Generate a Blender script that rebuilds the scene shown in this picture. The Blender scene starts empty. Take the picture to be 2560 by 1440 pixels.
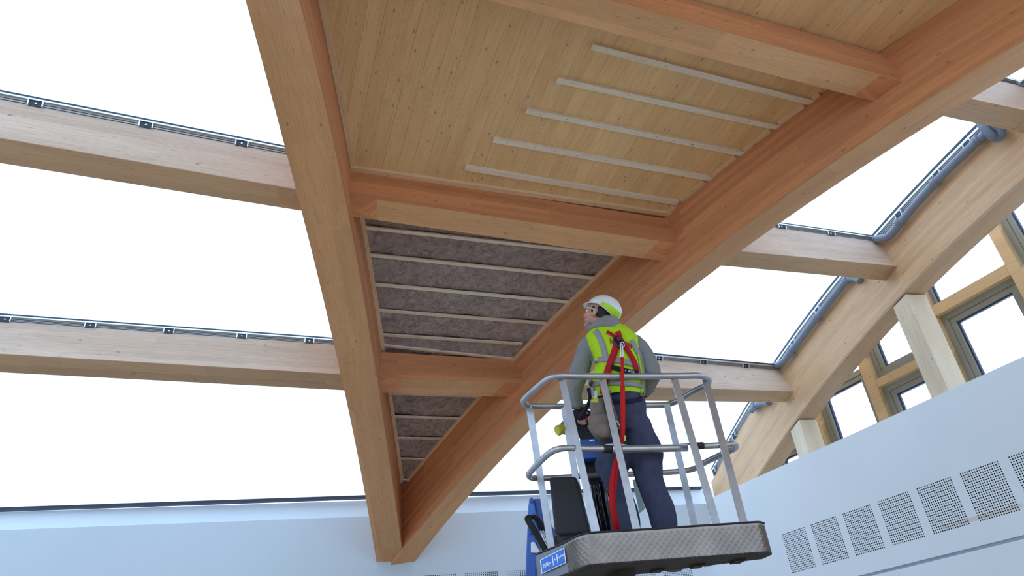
import bpy, bmesh, math, random
import numpy as np
from mathutils import Vector, Matrix, noise
random.seed(7)
SC = bpy.context.scene
COL = SC.collection
# ---------------------------------------------------------------- camera, sky, exposure
F_PX = 1754.83
CAMZ = 1.6
MR = np.array([[0.9944162894, 0.1055284006, 0.0],
               [0.0543111068, -0.5117849698, -0.8573951530],
               [-0.0904795392, 0.8526077066, -0.5146586749]])   # camera axes -> world
cam = bpy.data.cameras.new('camera'); camo = bpy.data.objects.new('camera', cam); COL.objects.link(camo)
cam.sensor_width = 36; cam.lens = 36 * F_PX / 2560; cam.clip_start = .05; cam.clip_end = 300
camo.matrix_world = Matrix([[*MR[0], 0], [*MR[1], 0], [*MR[2], CAMZ], [0, 0, 0, 1]])
SC.camera = camo
W = bpy.data.worlds.new('sky'); SC.world = W; W.use_nodes = True
bg = W.node_tree.nodes['Background']
bg.inputs[0].default_value = (0.66, 0.84, 1.12, 1); bg.inputs[1].default_value = 2.1
SC.view_settings.view_transform = 'Standard'; SC.view_settings.look = 'None'
SC.view_settings.gamma = 1; SC.view_settings.use_curve_mapping = False
SC.view_settings.exposure = 0.0
# ---------------------------------------------------------------- geometry from the survey of the photograph
def rayd(px, py): return MR @ np.array([px - 1280, 720 - py, -F_PX])
C0 = np.array([0, 0, CAMZ])
def on_z(px, py, z): d = rayd(px, py); return C0 + d * (z - CAMZ) / d[2]
def on_v(px, py, P, ang):
    n = np.array([-math.sin(ang), math.cos(ang)]); d = rayd(px, py); return C0 + d * (n @ P) / (n @ d[:2])
def on_d(px, py, dist): d = rayd(px, py); return C0 + d * dist / math.hypot(d[0], d[1])
def unit(v): v = np.asarray(v, float); return v / np.linalg.norm(v)
AX, AY, AZ = -math.radians(84.049), -math.radians(47.766), -math.radians(72.959)
P0 = np.array([-1.6605766, 8.84547824]); XL0 = np.array([-1.985036, 8.81165956]); YR0 = np.array([-1.4634289, 9.02445294])
Z1 = np.array([3.23078626, 8.05381098]); Z2 = np.array([3.468931, 8.12680451])
def U(a): return np.array([math.cos(a), math.sin(a)])
# ---------------------------------------------------------------- mesh helpers
def link(o, parent=None, **pr):
    COL.objects.link(o)
    if parent is not None: o.parent = parent
    for k, v in pr.items(): o[k] = v
    return o
def mesh_obj(name, vs, fs, mat, parent=None, uvs=None, smooth=False, **pr):
    me = bpy.data.meshes.new(name); me.from_pydata([tuple(map(float, v)) for v in vs], [], fs)
    if uvs is not None:
        ul = me.uv_layers.new(name='uv'); k = 0
        for i, f in enumerate(fs):
            for j in range(len(f)): ul.data[k].uv = uvs[i][j]; k += 1
    if smooth:
        for p in me.polygons: p.use_smooth = True
    me.materials.append(mat) if mat else None
    bm = bmesh.new(); bm.from_mesh(me); bmesh.ops.recalc_face_normals(bm, faces=bm.faces); bm.to_mesh(me); bm.free()
    return link(bpy.data.objects.new(name, me), parent, **pr)
def loft_data(secs, uoff=0, close=True):
    n = len(secs[0]); vs = [p for s in secs for p in s]; fs = []; uvs = []
    u = [uoff]
    for a, b in zip(secs[:-1], secs[1:]): u.append(u[-1] + float(np.linalg.norm(np.asarray(b[0]) - np.asarray(a[0]))))
    s0 = secs[len(secs) // 2]; v = [0.]
    for i in range(n): v.append(v[-1] + float(np.linalg.norm(np.asarray(s0[(i + 1) % n]) - np.asarray(s0[i]))))
    for k in range(len(secs) - 1):
        for i in range(n):
            j = (i + 1) % n
            fs.append((k * n + i, k * n + j, (k + 1) * n + j, (k + 1) * n + i))
            uvs.append([(u[k], v[i]), (u[k], v[i + 1]), (u[k + 1], v[i + 1]), (u[k + 1], v[i])])
    if close:
        for base, uu in ((0, u[0]), ((len(secs) - 1) * n, u[-1])):
            fs.append(tuple(range(base, base + n))); uvs.append([(uu, v[i]) for i in range(n)])
    return vs, fs, uvs
def loft(name, secs, mat, parent=None, smooth=False, uoff=None, **pr):
    vs, fs, uvs = loft_data(secs, random.uniform(0, 50) if uoff is None else uoff)
    return mesh_obj(name, vs, fs, mat, parent, uvs, smooth, **pr)
def box6(a, b, c, d):  # parallelepiped corner a with edge vectors b c d -> two sections
    return [[a, a + c, a + c + d, a + d], [a + b, a + b + c, a + b + c + d, a + b + d]]
class MB:   # joins boxes / tubes into one mesh
    def __init__(s): s.v = []; s.f = []; s.u = []
    def add(s, vs, fs, uvs=None):
        o = len(s.v); s.v += list(vs); s.f += [tuple(i + o for i in f) for f in fs]
        s.u += uvs if uvs else [[(0, 0)] * len(f) for f in fs]
    def box(s, a, b, c, d): s.add(*loft_data(box6(*map(np.asarray, (a, b, c, d)))))
    def bar(s, p, q, w, h, up=(0, 0, 1)):
        p = np.asarray(p, float); q = np.asarray(q, float); t = unit(q - p); sd = unit(np.cross(t, up)); uu = np.cross(sd, t)
        s.box(p - sd * w / 2 - uu * h / 2, q - p, sd * w, uu * h)
    def tube(s, pts, r, n=10, close=False):
        s.add(*tube_data(pts, r, n, close))
    def obj(s, name, mat, parent=None, smooth=False, **pr): return mesh_obj(name, s.v, s.f, mat, parent, s.u, smooth, **pr)
def tube_data(pts, r, n=10, close=False, flat=1.0, ref=(0, 0, 1)):
    pts = [np.asarray(p, float) for p in pts]; m = len(pts); secs = []
    rs = r if hasattr(r, '__len__') else [r] * m
    prev = None
    for i, p in enumerate(pts):
        if close: t = pts[(i + 1) % m] - pts[i - 1]
        else: t = pts[min(i + 1, m - 1)] - pts[max(i - 1, 0)]
        t = unit(t)
        if prev is None:
            a = np.array(ref, float)
            if abs(t @ a) > .95: a = np.array([1., 0, 0])
        else: a = prev
        a = unit(a - t * (a @ t)); prev = a; b = np.cross(t, a)
        ri = rs[i]
        if not hasattr(ri, '__len__'): ri = (ri, ri * flat)
        secs.append([p + a * ri[0] * math.cos(k * 2 * math.pi / n) + b * ri[1] * math.sin(k * 2 * math.pi / n) for k in range(n)])
    if close: secs.append(secs[0])
    return loft_data(secs, 0, not close)
def smooth_path(pts, sub=6, close=False):
    pts = [np.asarray(p, float) for p in pts]; out = []; m = len(pts)
    rng = range(m) if close else range(m - 1)
    for i in rng:
        g = (lambda j: pts[j % m]) if close else (lambda j: pts[max(0, min(m - 1, j))])
        p0, p1, p2, p3 = g(i - 1), g(i), g(i + 1), g(i + 2)
        for k in range(sub):
            t = k / sub
            out.append(.5 * ((2 * p1) + (p2 - p0) * t + (2 * p0 - 5 * p1 + 4 * p2 - p3) * t * t + (3 * p1 - p0 - 3 * p2 + p3) * t ** 3))
    if not close: out.append(pts[-1])
    return out
def empty(name, loc, **pr):
    o = bpy.data.objects.new(name, None); o.empty_display_size = .1
    COL.objects.link(o); o.location = loc
    for k, v in pr.items(): o[k] = v
    return o
def adopt(parent, *obs):   # parent while keeping world-space mesh data
    for o in obs: o.parent = parent; o.matrix_parent_inverse = Matrix.Translation(-Vector(parent.location))
# ---------------------------------------------------------------- materials
def srgb(r, g, b):
    f = lambda c: (c / 255 / 12.92) if c / 255 <= .04045 else ((c / 255 + .055) / 1.055) ** 2.4
    return (f(r), f(g), f(b), 1)
class NT:
    def __init__(s, name, rough=.6, metal=0, spec=.5):
        s.m = bpy.data.materials.new(name); s.m.use_nodes = True; s.t = s.m.node_tree; s.b = s.t.nodes['Principled BSDF']
        s.b.inputs['Roughness'].default_value = rough; s.b.inputs['Metallic'].default_value = metal
        s.b.inputs['Specular IOR Level'].default_value = spec
    def n(s, typ, **kw):
        x = s.t.nodes.new(typ)
        for k, v in kw.items(): setattr(x, k, v)
        return x
    def l(s, a, b): s.t.links.new(a, b)
    def coord(s, kind='Object', scale=(1, 1, 1)):
        c = s.n('ShaderNodeTexCoord'); m = s.n('ShaderNodeMapping'); m.inputs['Scale'].default_value = scale
        s.l(c.outputs[kind], m.inputs[0]); return m.outputs[0]
    def noise(s, vec, scale=5, detail=3, rough=.5, dist=0):
        x = s.n('ShaderNodeTexNoise'); x.inputs['Scale'].default_value = scale; x.inputs['Detail'].default_value = detail
        x.inputs['Roughness'].default_value = rough; x.inputs['Distortion'].default_value = dist; s.l(vec, x.inputs['Vector']); return x.outputs[0]
    def ramp(s, fac, stops, interp='LINEAR'):
        r = s.n('ShaderNodeValToRGB'); e = r.color_ramp.elements; r.color_ramp.interpolation = interp
        while len(e) < len(stops): e.new(.5)
        for x, (p, c) in zip(e, stops): x.position = p; x.color = c if len(c) == 4 else (*c, 1)
        s.l(fac, r.inputs[0]); return r.outputs[0]
    def mix(s, fac, a, b, mode='MIX'):
        x = s.n('ShaderNodeMix', data_type='RGBA', blend_type=mode)
        for v, i in ((fac, 0), (a, 6), (b, 7)):
            if hasattr(v, 'is_linked') or isinstance(v, bpy.types.NodeSocket): s.l(v, x.inputs[i])
            else: x.inputs[i].default_value = v
        return x.outputs[2]
    def math(s, op, a, b=0.):
        x = s.n('ShaderNodeMath', operation=op)
        for v, i in ((a, 0), (b, 1)):
            if isinstance(v, bpy.types.NodeSocket): s.l(v, x.inputs[i])
            else: x.inputs[i].default_value = v
        return x.outputs[0]
    def bump(s, h, strength=.2, dist=.01):
        b = s.n('ShaderNodeBump'); b.inputs['Strength'].default_value = strength; b.inputs['Distance'].default_value = dist
        s.l(h, b.inputs['Height']); s.l(b.outputs[0], s.b.inputs['Normal'])
    def col(s, c):
        if isinstance(c, bpy.types.NodeSocket): s.l(c, s.b.inputs['Base Color'])
        else: s.b.inputs['Base Color'].default_value = c
def plain(name, c, rough=.6, metal=0, spec=.5, var=.06, scale=8, bump=0):
    t = NT(name, rough, metal, spec); v = t.coord()
    n = t.noise(v, scale, 4)
    lo = tuple(x * (1 - var) for x in c[:3]); hi = tuple(min(1, x * (1 + var)) for x in c[:3])
    t.col(t.ramp(n, [(.3, lo), (.7, hi)]))
    if bump: t.bump(t.noise(v, scale * 6, 3), bump, .005)
    return t.m
def mul(c, k): return tuple(min(1, x * k) for x in c[:3]) + (1,)
def wood(name, c, row=.045, bw=1.7, contrast=.12, knots=.5, rough=.55, streak=.0):
    t = NT(name, rough, 0, .35); uv = t.coord('UV')
    br = t.n('ShaderNodeTexBrick'); t.l(uv, br.inputs['Vector']); br.offset = .37; br.offset_frequency = 2; br.squash = 1
    br.inputs['Scale'].default_value = 1; br.inputs['Brick Width'].default_value = bw; br.inputs['Row Height'].default_value = row
    br.inputs['Mortar Size'].default_value = .0006; br.inputs['Mortar Smooth'].default_value = .6; br.inputs['Bias'].default_value = 0
    br.inputs['Color1'].default_value = mul(c, 1 - contrast); br.inputs['Color2'].default_value = mul(c, 1 + contrast)
    br.inputs['Mortar'].default_value = mul(c, .72)
    g = t.noise(t.coord('UV', (1.3, 38, 1)), 3.2, 5, .6, .4)
    gc = t.ramp(g, [(.3, mul((1, 1, 1), .80)), (.55, (1, 1, 1, 1)), (.75, mul((1, 1, 1), 1))])
    col = t.mix(1., br.outputs[0], gc, 'MULTIPLY')
    g2 = t.noise(t.coord('UV', (.5, 3.2, 1)), 1.5, 3, .5, .3)
    col = t.mix(1., col, t.ramp(g2, [(.3, (.88, .84, .78, 1)), (.7, (1, 1, 1, 1))]), 'MULTIPLY')
    vo = t.n('ShaderNodeTexVoronoi', voronoi_dimensions='2D'); vo.inputs['Scale'].default_value = 2.6; t.l(t.coord('UV', (1.0, 2.4, 1)), vo.inputs['Vector'])
    vo.inputs['Randomness'].default_value = 1
    k = t.ramp(vo.outputs['Distance'], [(.02, (1, 1, 1, 1)), (.055, (0, 0, 0, 1))])
    wn = t.n('ShaderNodeTexWhiteNoise', noise_dimensions='3D'); t.l(vo.outputs['Position'], wn.inputs[0])
    kk = t.math('MULTIPLY', k, t.math('GREATER_THAN', wn.outputs[0], 1 - knots))
    col = t.mix(t.math('MULTIPLY', kk, .75), col, mul(c, .30))
    # flecks
    vo2 = t.n('ShaderNodeTexVoronoi', voronoi_dimensions='2D'); vo2.inputs['Scale'].default_value = 9; t.l(t.coord('UV', (.45, 2.2, 1)), vo2.inputs['Vector'])
    k2 = t.ramp(vo2.outputs['Distance'], [(.03, (1, 1, 1, 1)), (.10, (0, 0, 0, 1))])
    wn2 = t.n('ShaderNodeTexWhiteNoise', noise_dimensions='3D'); t.l(vo2.outputs['Position'], wn2.inputs[0])
    kk2 = t.math('MULTIPLY', k2, t.math('GREATER_THAN', wn2.outputs[0], .72))
    col = t.mix(t.math('MULTIPLY', kk2, .5), col, mul(c, .42))
    if streak:
        s = t.noise(t.coord('UV', (.9, 30, 1)), 2.2, 4, .65, .8)
        col = t.mix(t.math('MULTIPLY', t.ramp(s, [(.60, (0, 0, 0, 1)), (.72, (1, 1, 1, 1))]), streak), col, mul(c, .45))
    oi = t.n('ShaderNodeObjectInfo')
    col = t.mix(1., col, t.ramp(oi.outputs['Random'], [(0, (.90, .885, .86, 1)), (1, (1, 1, 1, 1))]), 'MULTIPLY')
    t.col(col); t.bump(g, .08, .002); return t.m
M = {}
M['glulam'] = wood('glulam', (0.74, 0.325, 0.148), .045, 1.9, .13, .35)
M['glare_pale_glulam'] = wood('glare_pale_glulam', (0.79, 0.63, 0.51), .05, 1.6, .07, .35, .45)  # side-bay timber whitened: sky glare on its faces is put into the colour
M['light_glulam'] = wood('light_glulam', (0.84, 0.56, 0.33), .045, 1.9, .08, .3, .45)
M['floor_lit_soffit'] = wood('floor_lit_soffit', (0.62, 0.43, 0.27), .14, 2.3, .10, .3)  # browner copy for undersides, floor-bounced light put into the colour
M['soffit_wood'] = wood('soffit_wood', (0.76, 0.43, 0.215), .14, 2.3, .10, .3)  # V-timber undersides; their different light is put into the base colour
M['plank'] = wood('plank', (0.88, 0.60, 0.31), .5, 50, .03, .85, .6, .6)
M['batten'] = wood('batten', (0.93, 0.86, 0.72), .5, 50, .02, .2)
M['trimwood'] = wood('trimwood', (0.92, 0.66, 0.42), .5, 50, .02, .2)
M['post_wood'] = wood('post_wood', (0.86, 0.74, 0.56), .12, 3, .05, .6)
M['mullion_wood'] = wood('mullion_wood', (0.74, 0.49, 0.25), .5, 60, .05, .6)
t = NT('insulation', 1, 0, .1); v = t.coord('Object'); n1 = t.noise(v, 9, 8, .7, 1.6); n2 = t.noise(t.coord('Object', (1, 1.6, 1)), 34, 5, .7, 2.2)
t.col(t.mix(.5, t.ramp(n1, [(.34, srgb(128, 106, 106)), (.5, srgb(226, 204, 198)), (.62, srgb(255, 250, 246))]), t.ramp(n2, [(.32, srgb(140, 116, 114)), (.55, srgb(226, 208, 202)), (.70, srgb(255, 250, 246))])))
t.bump(n2, 1., .04); M['insulation'] = t.m
t = NT('white_wall', .75); v = t.coord('Object'); dp = t.n('ShaderNodeVectorMath', operation='DOT_PRODUCT'); t.l(v, dp.inputs[0]); dp.inputs[1].default_value = (math.cos(math.radians(116.28)), math.sin(math.radians(116.28)), 0)
sx_ = t.n('ShaderNodeSeparateXYZ'); t.l(v, sx_.inputs[0])
d0 = 3.70 * math.cos(math.radians(116.28)) + 6.25 * math.sin(math.radians(116.28))
uu_ = t.math('SUBTRACT', dp.outputs['Value'], d0)     # metres along the right wall
rng_ = lambda val, lo, hi, e: t.math('MULTIPLY', t.math('MINIMUM', 1., t.math('MAXIMUM', 0., t.math('DIVIDE', t.math('SUBTRACT', val, lo), e))), t.math('MINIMUM', 1., t.math('MAXIMUM', 0., t.math('DIVIDE', t.math('SUBTRACT', hi, val), e))))
sm_ = t.math('MULTIPLY', rng_(uu_, -.40, .40, .05), rng_(sx_.outputs[2], 2.612, 2.66, .012))
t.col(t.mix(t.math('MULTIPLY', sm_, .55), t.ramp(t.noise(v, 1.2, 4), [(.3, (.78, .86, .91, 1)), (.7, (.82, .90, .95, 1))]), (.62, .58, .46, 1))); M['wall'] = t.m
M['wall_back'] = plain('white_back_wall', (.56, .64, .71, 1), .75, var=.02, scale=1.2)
M['void'] = plain('dark_void', (.03, .035, .045, 1), .9)
M['groove'] = plain('groove_grey', (.45, .50, .58, 1), .8)
M['dark_frame'] = plain('dark_frame', srgb(54, 60, 76), .35, .3)
M['bright_metal'] = plain('bright_metal', (.80, .84, .90, 1), .28, .85)
M['grey_metal'] = plain('grey_metal', (.42, .40, .37, 1), .4, .3)
M['grey_frame'] = plain('grey_frame', srgb(142, 138, 122), .5, .1)
M['pipe'] = plain('grey_pipe', srgb(126, 138, 156), .35)
M['floor'] = wood('floor_wood', (.55, .40, .26), .09, 1.2, .08, .1)
t = NT('glass', 0.0); nt = t.t; gl = t.n('ShaderNodeBsdfGlossy'); gl.inputs['Roughness'].default_value = .02
tr = t.n('ShaderNodeBsdfTransparent'); tr.inputs[0].default_value = (.96, .98, .98, 1); mx = t.n('ShaderNodeMixShader'); lw = t.n('ShaderNodeLayerWeight'); lw.inputs[0].default_value = .5
t.l(t.math('ADD', t.math('MULTIPLY', t.math('POWER', lw.outputs['Facing'], 4.), .35), .03), mx.inputs[0]); t.l(tr.outputs[0], mx.inputs[1]); t.l(gl.outputs[0], mx.inputs[2]); t.l(mx.outputs[0], nt.nodes['Material Output'].inputs[0]); M['glass'] = t.m
# ---------------------------------------------------------------- roof: survey traces
Xr = [(747,0),(808,235),(862,485),(892,640),(925,860),(976,1160),(1005,1375)]
Xl = [(612,0),(668,200),(714,372),(752,526),(798,700),(830,850),(860,975),(898,1160),(916,1253),(941,1407)]
Yl = [(1005,1375),(1053,1322),(1143,1207),(1313,1039),(1549,810),(1697,700),(1945,509),(2213,320),(2333,235),(2560,107)]
Yr = [(1039,1402),(1244,1160),(1320,1080),(1579,841),(1755,700),(1948,561),(2032,500),(2309,320),(2500,202),(2560,169)]
Zn = [(1894,1194),(1977,1074),(2089,917),(2125,880),(2240,764),(2267,733),(2386,600),(2427,570),(2527,480)]
Zf = [(1973,1139),(2071,1004),(2110,955.5),(2159,906),(2244,803),(2311,736),(2453,600),(2480,578),(2529,533),(2560,507)]
Xt = [(798,0),(840,235),(878,423),(902,553),(946,833),(952,879),(968,983),(988,1124),(1001,1223)]
Yt = [(1001,1223),(1202,992),(1285,900),(1555,638),(1665,547),(2070,225),(2205,134),(2405,0)]
Zt = [(1769,1223),(1877,1033),(2041,795),(2126,690),(2199,606),(2281,520),(2345,449),(2459,338)]
Zo = [(1761,1207),(1869,1009),(1936,905),(2094,690),(2178,587),(2263,500),(2444,308)]
def edge(tr, P, a, deg, ref):
    pts = [on_v(*q, P, a) for q in tr]; s = [float((p[:2] - ref) @ U(a)) for p in pts]; z = [p[2] for p in pts]
    c = np.polyfit(s, z, deg); dc = np.polyder(c); lo, hi = min(s), max(s)
    def f(x):
        if x < lo: return float(np.polyval(c, lo) + np.polyval(dc, lo) * (x - lo))
        if x > hi: return float(np.polyval(c, hi) + np.polyval(dc, hi) * (x - hi) * .5)
        return float(np.polyval(c, x))
    f.lo, f.hi = lo, hi
    return f
zXr = edge(Xr, P0, AX, 3, P0); zXl = edge(Xl, XL0, AX, 3, P0)
zYl = edge(Yl, P0, AY, 4, P0); zYr = edge(Yr, YR0, AY, 4, P0)
zZn = edge(Zn, Z1, AZ, 2, Z1); zZf = edge(Zf, Z2, AZ, 2, Z1); zZt = edge(Zt, Z1, AZ, 3, Z1); zZo = edge(Zo, Z1, AZ, 3, Z1)
PH = math.radians(22.3); NQ = np.array([-math.sin(PH), math.cos(PH)]); UP = np.array([math.cos(PH), math.sin(PH)])
tq = []; tz = []
for tr, P, a in ((Xt, P0, AX), (Yt, P0, AY)):
    for q in tr: p = on_v(*q, P, a); tq.append((p[:2] - P0) @ NQ); tz.append(p[2])
TC = np.polyfit(tq, tz, 4, w=[.45] * len(Xt) + [1.] * len(Yt))
QLO, QHI = min(tq), max(tq)
def Tq(q):
    if q < QLO: return float(np.polyval(TC, QLO) + .5 * np.polyval(np.polyder(TC), QLO) * (q - QLO))
    return float(np.polyval(TC, min(q, .9)))
def Txy(x, y): return Tq(float((np.array([x, y]) - P0) @ NQ))
print('T fit resid', [round(float(np.polyval(TC, a) - b), 3) for a, b in zip(tq, tz)], 'q', [round(float(a), 2) for a in tq])
def on_T(px, py, off=0.):
    d = rayd(px, py); lo, hi = 1e-4, 20 / np.linalg.norm(d)
    f = lambda t: (C0 + d * t)[2] - (Txy(*(C0 + d * t)[:2]) + off)
    # march from the camera to the first crossing of the ceiling surface
    t0 = 0.; st = .05 / np.linalg.norm(d)
    while f(t0 + st) < 0 and t0 < hi: t0 += st
    a, b = t0, t0 + st
    for _ in range(40):
        m = (a + b) / 2
        if f(m) < 0: a = m
        else: b = m
    return C0 + d * (a + b) / 2
def line_to_v(p, q, P, a):     # extend the line p->q to a vertical plane
    n = np.array([-math.sin(a), math.cos(a)]); d = q - p
    return p + d * ((P - p[:2]) @ n) / (d[:2] @ n)
# ---------------------------------------------------------------- room shell
WA = math.radians(116.28); W0 = np.array([3.70, 6.25]); WD = U(WA); WN = np.array([math.sin(WA), -math.cos(WA)])  # WN points outward (to the right)
BA = math.radians(15.8); B0 = np.array([-2.0, 8.99]); BD = U(BA); BN = np.array([-math.sin(BA), math.cos(BA)])
def wp(o, d, n, u, w, z): p = o + d * u + n * w; return np.array([p[0], p[1], z])
WTOP = CAMZ + 2.098
def wu(px, py): p = on_v(px, py, W0, WA); return float((p[:2] - W0) @ WD)
def bu(px, py): p = on_v(px, py, B0, BA); return float((p[:2] - B0) @ BD)
BTOP = on_v(918, 1291, B0, BA)[2]
print('BTOP', BTOP, [on_v(x, y, B0, BA)[2] for x, y in ((0, 1310), (1141, 1280.7), (1319, 1274), (1755, 1257))])
def perforated(name, o, d, n, u0, u1, z0, z1, nu, nz, parent, mat, r=.0062):
    vs = []; fs = []
    du = (u1 - u0) / nu; dz = (z1 - z0) / nz
    for i in range(nu):
        for j in range(nz):
            cu = u0 + (i + .5) * du; cz = z0 + (j + .5) * dz; b = len(vs)
            for k in range(8):
                a = k * math.pi / 4 ; vs.append(wp(o, d, n, cu + r * math.cos(a), 0, cz + r * math.sin(a)))
            for k in range(8):
                a = k * math.pi / 4; x = max(-1, min(1, math.cos(a) * 1.4143)); y = max(-1, min(1, math.sin(a) * 1.4143))
                vs.append(wp(o, d, n, cu + x * du / 2, 0, cz + y * dz / 2))
            for k in range(8): fs.append((b + k, b + (k + 1) % 8, b + 8 + (k + 1) % 8, b + 8 + k))
    return mesh_obj(name, vs, fs, mat, parent)
def panel_wall(name, o, d, n, ulo, uhi, zlo, zhi, panels, pz0, pz1, groove, mat, thick):
    mb = MB()
    def rect(u0, u1, z0, z1, w=0):
        mb.add([wp(o, d, n, u0, w, z0), wp(o, d, n, u1, w, z0), wp(o, d, n, u1, w, z1), wp(o, d, n, u0, w, z1)], [(0, 1, 2, 3)])
    gz0, gz1 = groove
    rect(ulo, uhi, zlo, gz0); rect(ulo, uhi, gz1, pz0); rect(ulo, uhi, pz1, zhi)
    ed = [ulo] + [x for p in panels for x in p] + [uhi]
    for k in range(0, len(ed), 2): rect(ed[k], ed[k + 1], pz0, pz1)
    # groove lips, back slab, top
    for z in (gz0, gz1): mb.add([wp(o, d, n, ulo, 0, z), wp(o, d, n, uhi, 0, z), wp(o, d, n, uhi, .025, z), wp(o, d, n, ulo, .025, z)], [(0, 1, 2, 3)])
    mb.add([wp(o, d, n, ulo, 0, zhi), wp(o, d, n, uhi, 0, zhi), wp(o, d, n, uhi, thick, zhi), wp(o, d, n, ulo, thick, zhi)], [(0, 1, 2, 3)])
    for u in (ulo, uhi): mb.add([wp(o, d, n, u, 0, zlo), wp(o, d, n, u, thick, zlo), wp(o, d, n, u, thick, zhi), wp(o, d, n, u, 0, zhi)], [(0, 1, 2, 3)])
    mb.add([wp(o, d, n, ulo, thick, zlo), wp(o, d, n, uhi, thick, zlo), wp(o, d, n, uhi, thick, zhi), wp(o, d, n, ulo, thick, zhi)], [(0, 1, 2, 3)])
    w = mb.obj(name, mat, kind='structure')
    g = MB(); g.add([wp(o, d, n, ulo, .025, gz0 - .01), wp(o, d, n, uhi, .025, gz0 - .01), wp(o, d, n, uhi, .025, gz1 + .01), wp(o, d, n, ulo, .025, gz1 + .01)], [(0, 1, 2, 3)])
    g.obj('groove', M['groove'], w)
    g = MB(); g.add([wp(o, d, n, ulo + .01, .03, pz0 - .02), wp(o, d, n, uhi - .01, .03, pz0 - .02), wp(o, d, n, uhi - .01, .03, pz1 + .02), wp(o, d, n, ulo + .01, .03, pz1 + .02)], [(0, 1, 2, 3)])
    g.obj('acoustic_backing', M['void'], w)
    for u0, u1 in panels: perforated('perforated_panel', o, d, n, u0, u1, pz0, pz1, 17, 20, w, mat, .0066)
    return w
# right wall (u runs away from the camera)
ltop = [(1953,1336),(2024,1311),(2101,1284),(2188,1255),(2286,1221),(2396,1183),(2517,1139)]
rtop = [(2010,1317),(2086,1290),(2172,1261),(2267,1228),(2375,1190),(2494,1148)]
ul = [wu(*q) for q in ltop]; ur = [wu(*q) for q in rtop]
print('panel u', np.round(ul, 3), np.round(ur, 3))
pitch = (ul[-1] - ul[0]) / 6; wd = float(np.mean([b - a for a, b in zip(ul, ur)]))
pan = sorted([tuple(sorted((ul[0] + k * pitch, ul[0] + k * pitch + wd))) for k in range(0, 11)])
UFAR = wu(1766, 1255)
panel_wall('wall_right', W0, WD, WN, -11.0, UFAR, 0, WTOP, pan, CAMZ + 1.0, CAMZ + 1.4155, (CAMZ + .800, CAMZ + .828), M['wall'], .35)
# back wall
bl = [bu(1161.5, 1435), bu(1265, 1428)]; bpitch = bl[1] - bl[0]; bw = bu(1245, 1430) - bl[0]
print('back panels', bl, bpitch, bw)
bz1 = on_v(1205, 1432, B0, BA)[2] + .01
bpan = sorted([(bl[0] + k * bpitch, bl[0] + k * bpitch + bw) for k in range(-12, 8)])
bpan = [p for p in bpan if p[1] < 4.55 and p[0] > -4.4]
bend = wp(B0, BD, BN, 0, 0, 0)
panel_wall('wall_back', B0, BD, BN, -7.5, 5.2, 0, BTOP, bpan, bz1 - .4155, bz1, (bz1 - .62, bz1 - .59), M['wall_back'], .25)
up1 = on_v(918, 1291 - 40, B0 + BN * .25, BA)[2]
mb = MB(); mb.box(wp(B0, BD, BN, -7.5, .25, 0), np.append(BD, 0) * 12.7, np.append(BN, 0) * .15, (0, 0, up1))
mb.obj('trim_1', M['wall'], kind='structure')
mb = MB(); mb.box((-9, -9, -.1), (20, 0, 0), (0, 22, 0), (0, 0, .1)); fl = mb.obj('floor', M['floor'], kind='structure')
lw0 = wp(B0, BD, BN, -7.5, 0, 0)
mb = MB(); mb.box((lw0[0] - .25, -8, 0), (.25, 0, 0), (0, lw0[1] + 8.3, 0), (0, 0, 3.9)); mb.obj('wall_left', M['wall'], kind='structure')
mb = MB(); mb.box((lw0[0] - .25, -8.25, 0), (19, 0, 0), (0, .25, 0), (0, 0, 5.6)); mb.obj('wall_rear', M['wall'], kind='structure')
# ---------------------------------------------------------------- main beams
TOPO = .10
def main_beam(name, P1, P2, a, f1, f2, s0, s1, ref, label, top=None, mats=('glulam', 'soffit_wood')):
    root = empty(name, (*P1[:2], 0.) if False else tuple(np.append(P1 + U(a) * max(s0, 0), f1(max(s0, 0)))), label=label, category='beam', group='curved timber roof beams')
    n = 40; secs = []; sof = []
    for k in range(n + 1):
        s = s0 + (s1 - s0) * k / n
        a1 = ref + U(a) * s; b1 = (a1 + (P1 - ref)); nn = np.array([-math.sin(a), math.cos(a)])
        c1 = a1 + nn * ((P1 - ref) @ nn); c2 = a1 + nn * ((P2 - ref) @ nn)
        zt = top(s, c1) if top else Txy(*((c1 + c2) / 2)) + TOPO
        z1, z2 = f1(s), f2(s); lift = .02
        secs.append([np.array([*c1, z1 + lift]), np.array([*c2, z2 + lift]), np.array([*c2, zt]), np.array([*c1, zt])])
        i = unit(c2 - c1) * .0015
        sof.append([np.array([*(c1 + i), z1]), np.array([*(c2 - i), z2]), np.array([*(c2 - i), z2 + lift]), np.array([*(c1 + i), z1 + lift])])
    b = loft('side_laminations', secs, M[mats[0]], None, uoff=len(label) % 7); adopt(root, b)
    b2 = loft('soffit_lamination', sof, M[mats[1]], None, uoff=3.1 + len(label) % 5); adopt(root, b2)  # same timber as the sides, tint holds the light on the underside
    return root
main_beam('glulam_beam', P0, XL0, AX, zXr, zXl, -.45, 9.2, P0, 'long curved timber roof beam, steeper left leg of the V')
main_beam('glulam_beam', P0, YR0, AY, zYl, zYr, -.40, 10.5, P0, 'long curved timber roof beam from the V foot past the hard hat to the upper right corner')
main_beam('glulam_beam', Z1, Z2, AZ, zZn, zZf, -2.3, 6.0, Z1, 'curved light timber beam along the right wall carrying the grey drain pipes', top=lambda s, c: zZt(s), mats=('light_glulam', 'floor_lit_soffit'))
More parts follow.
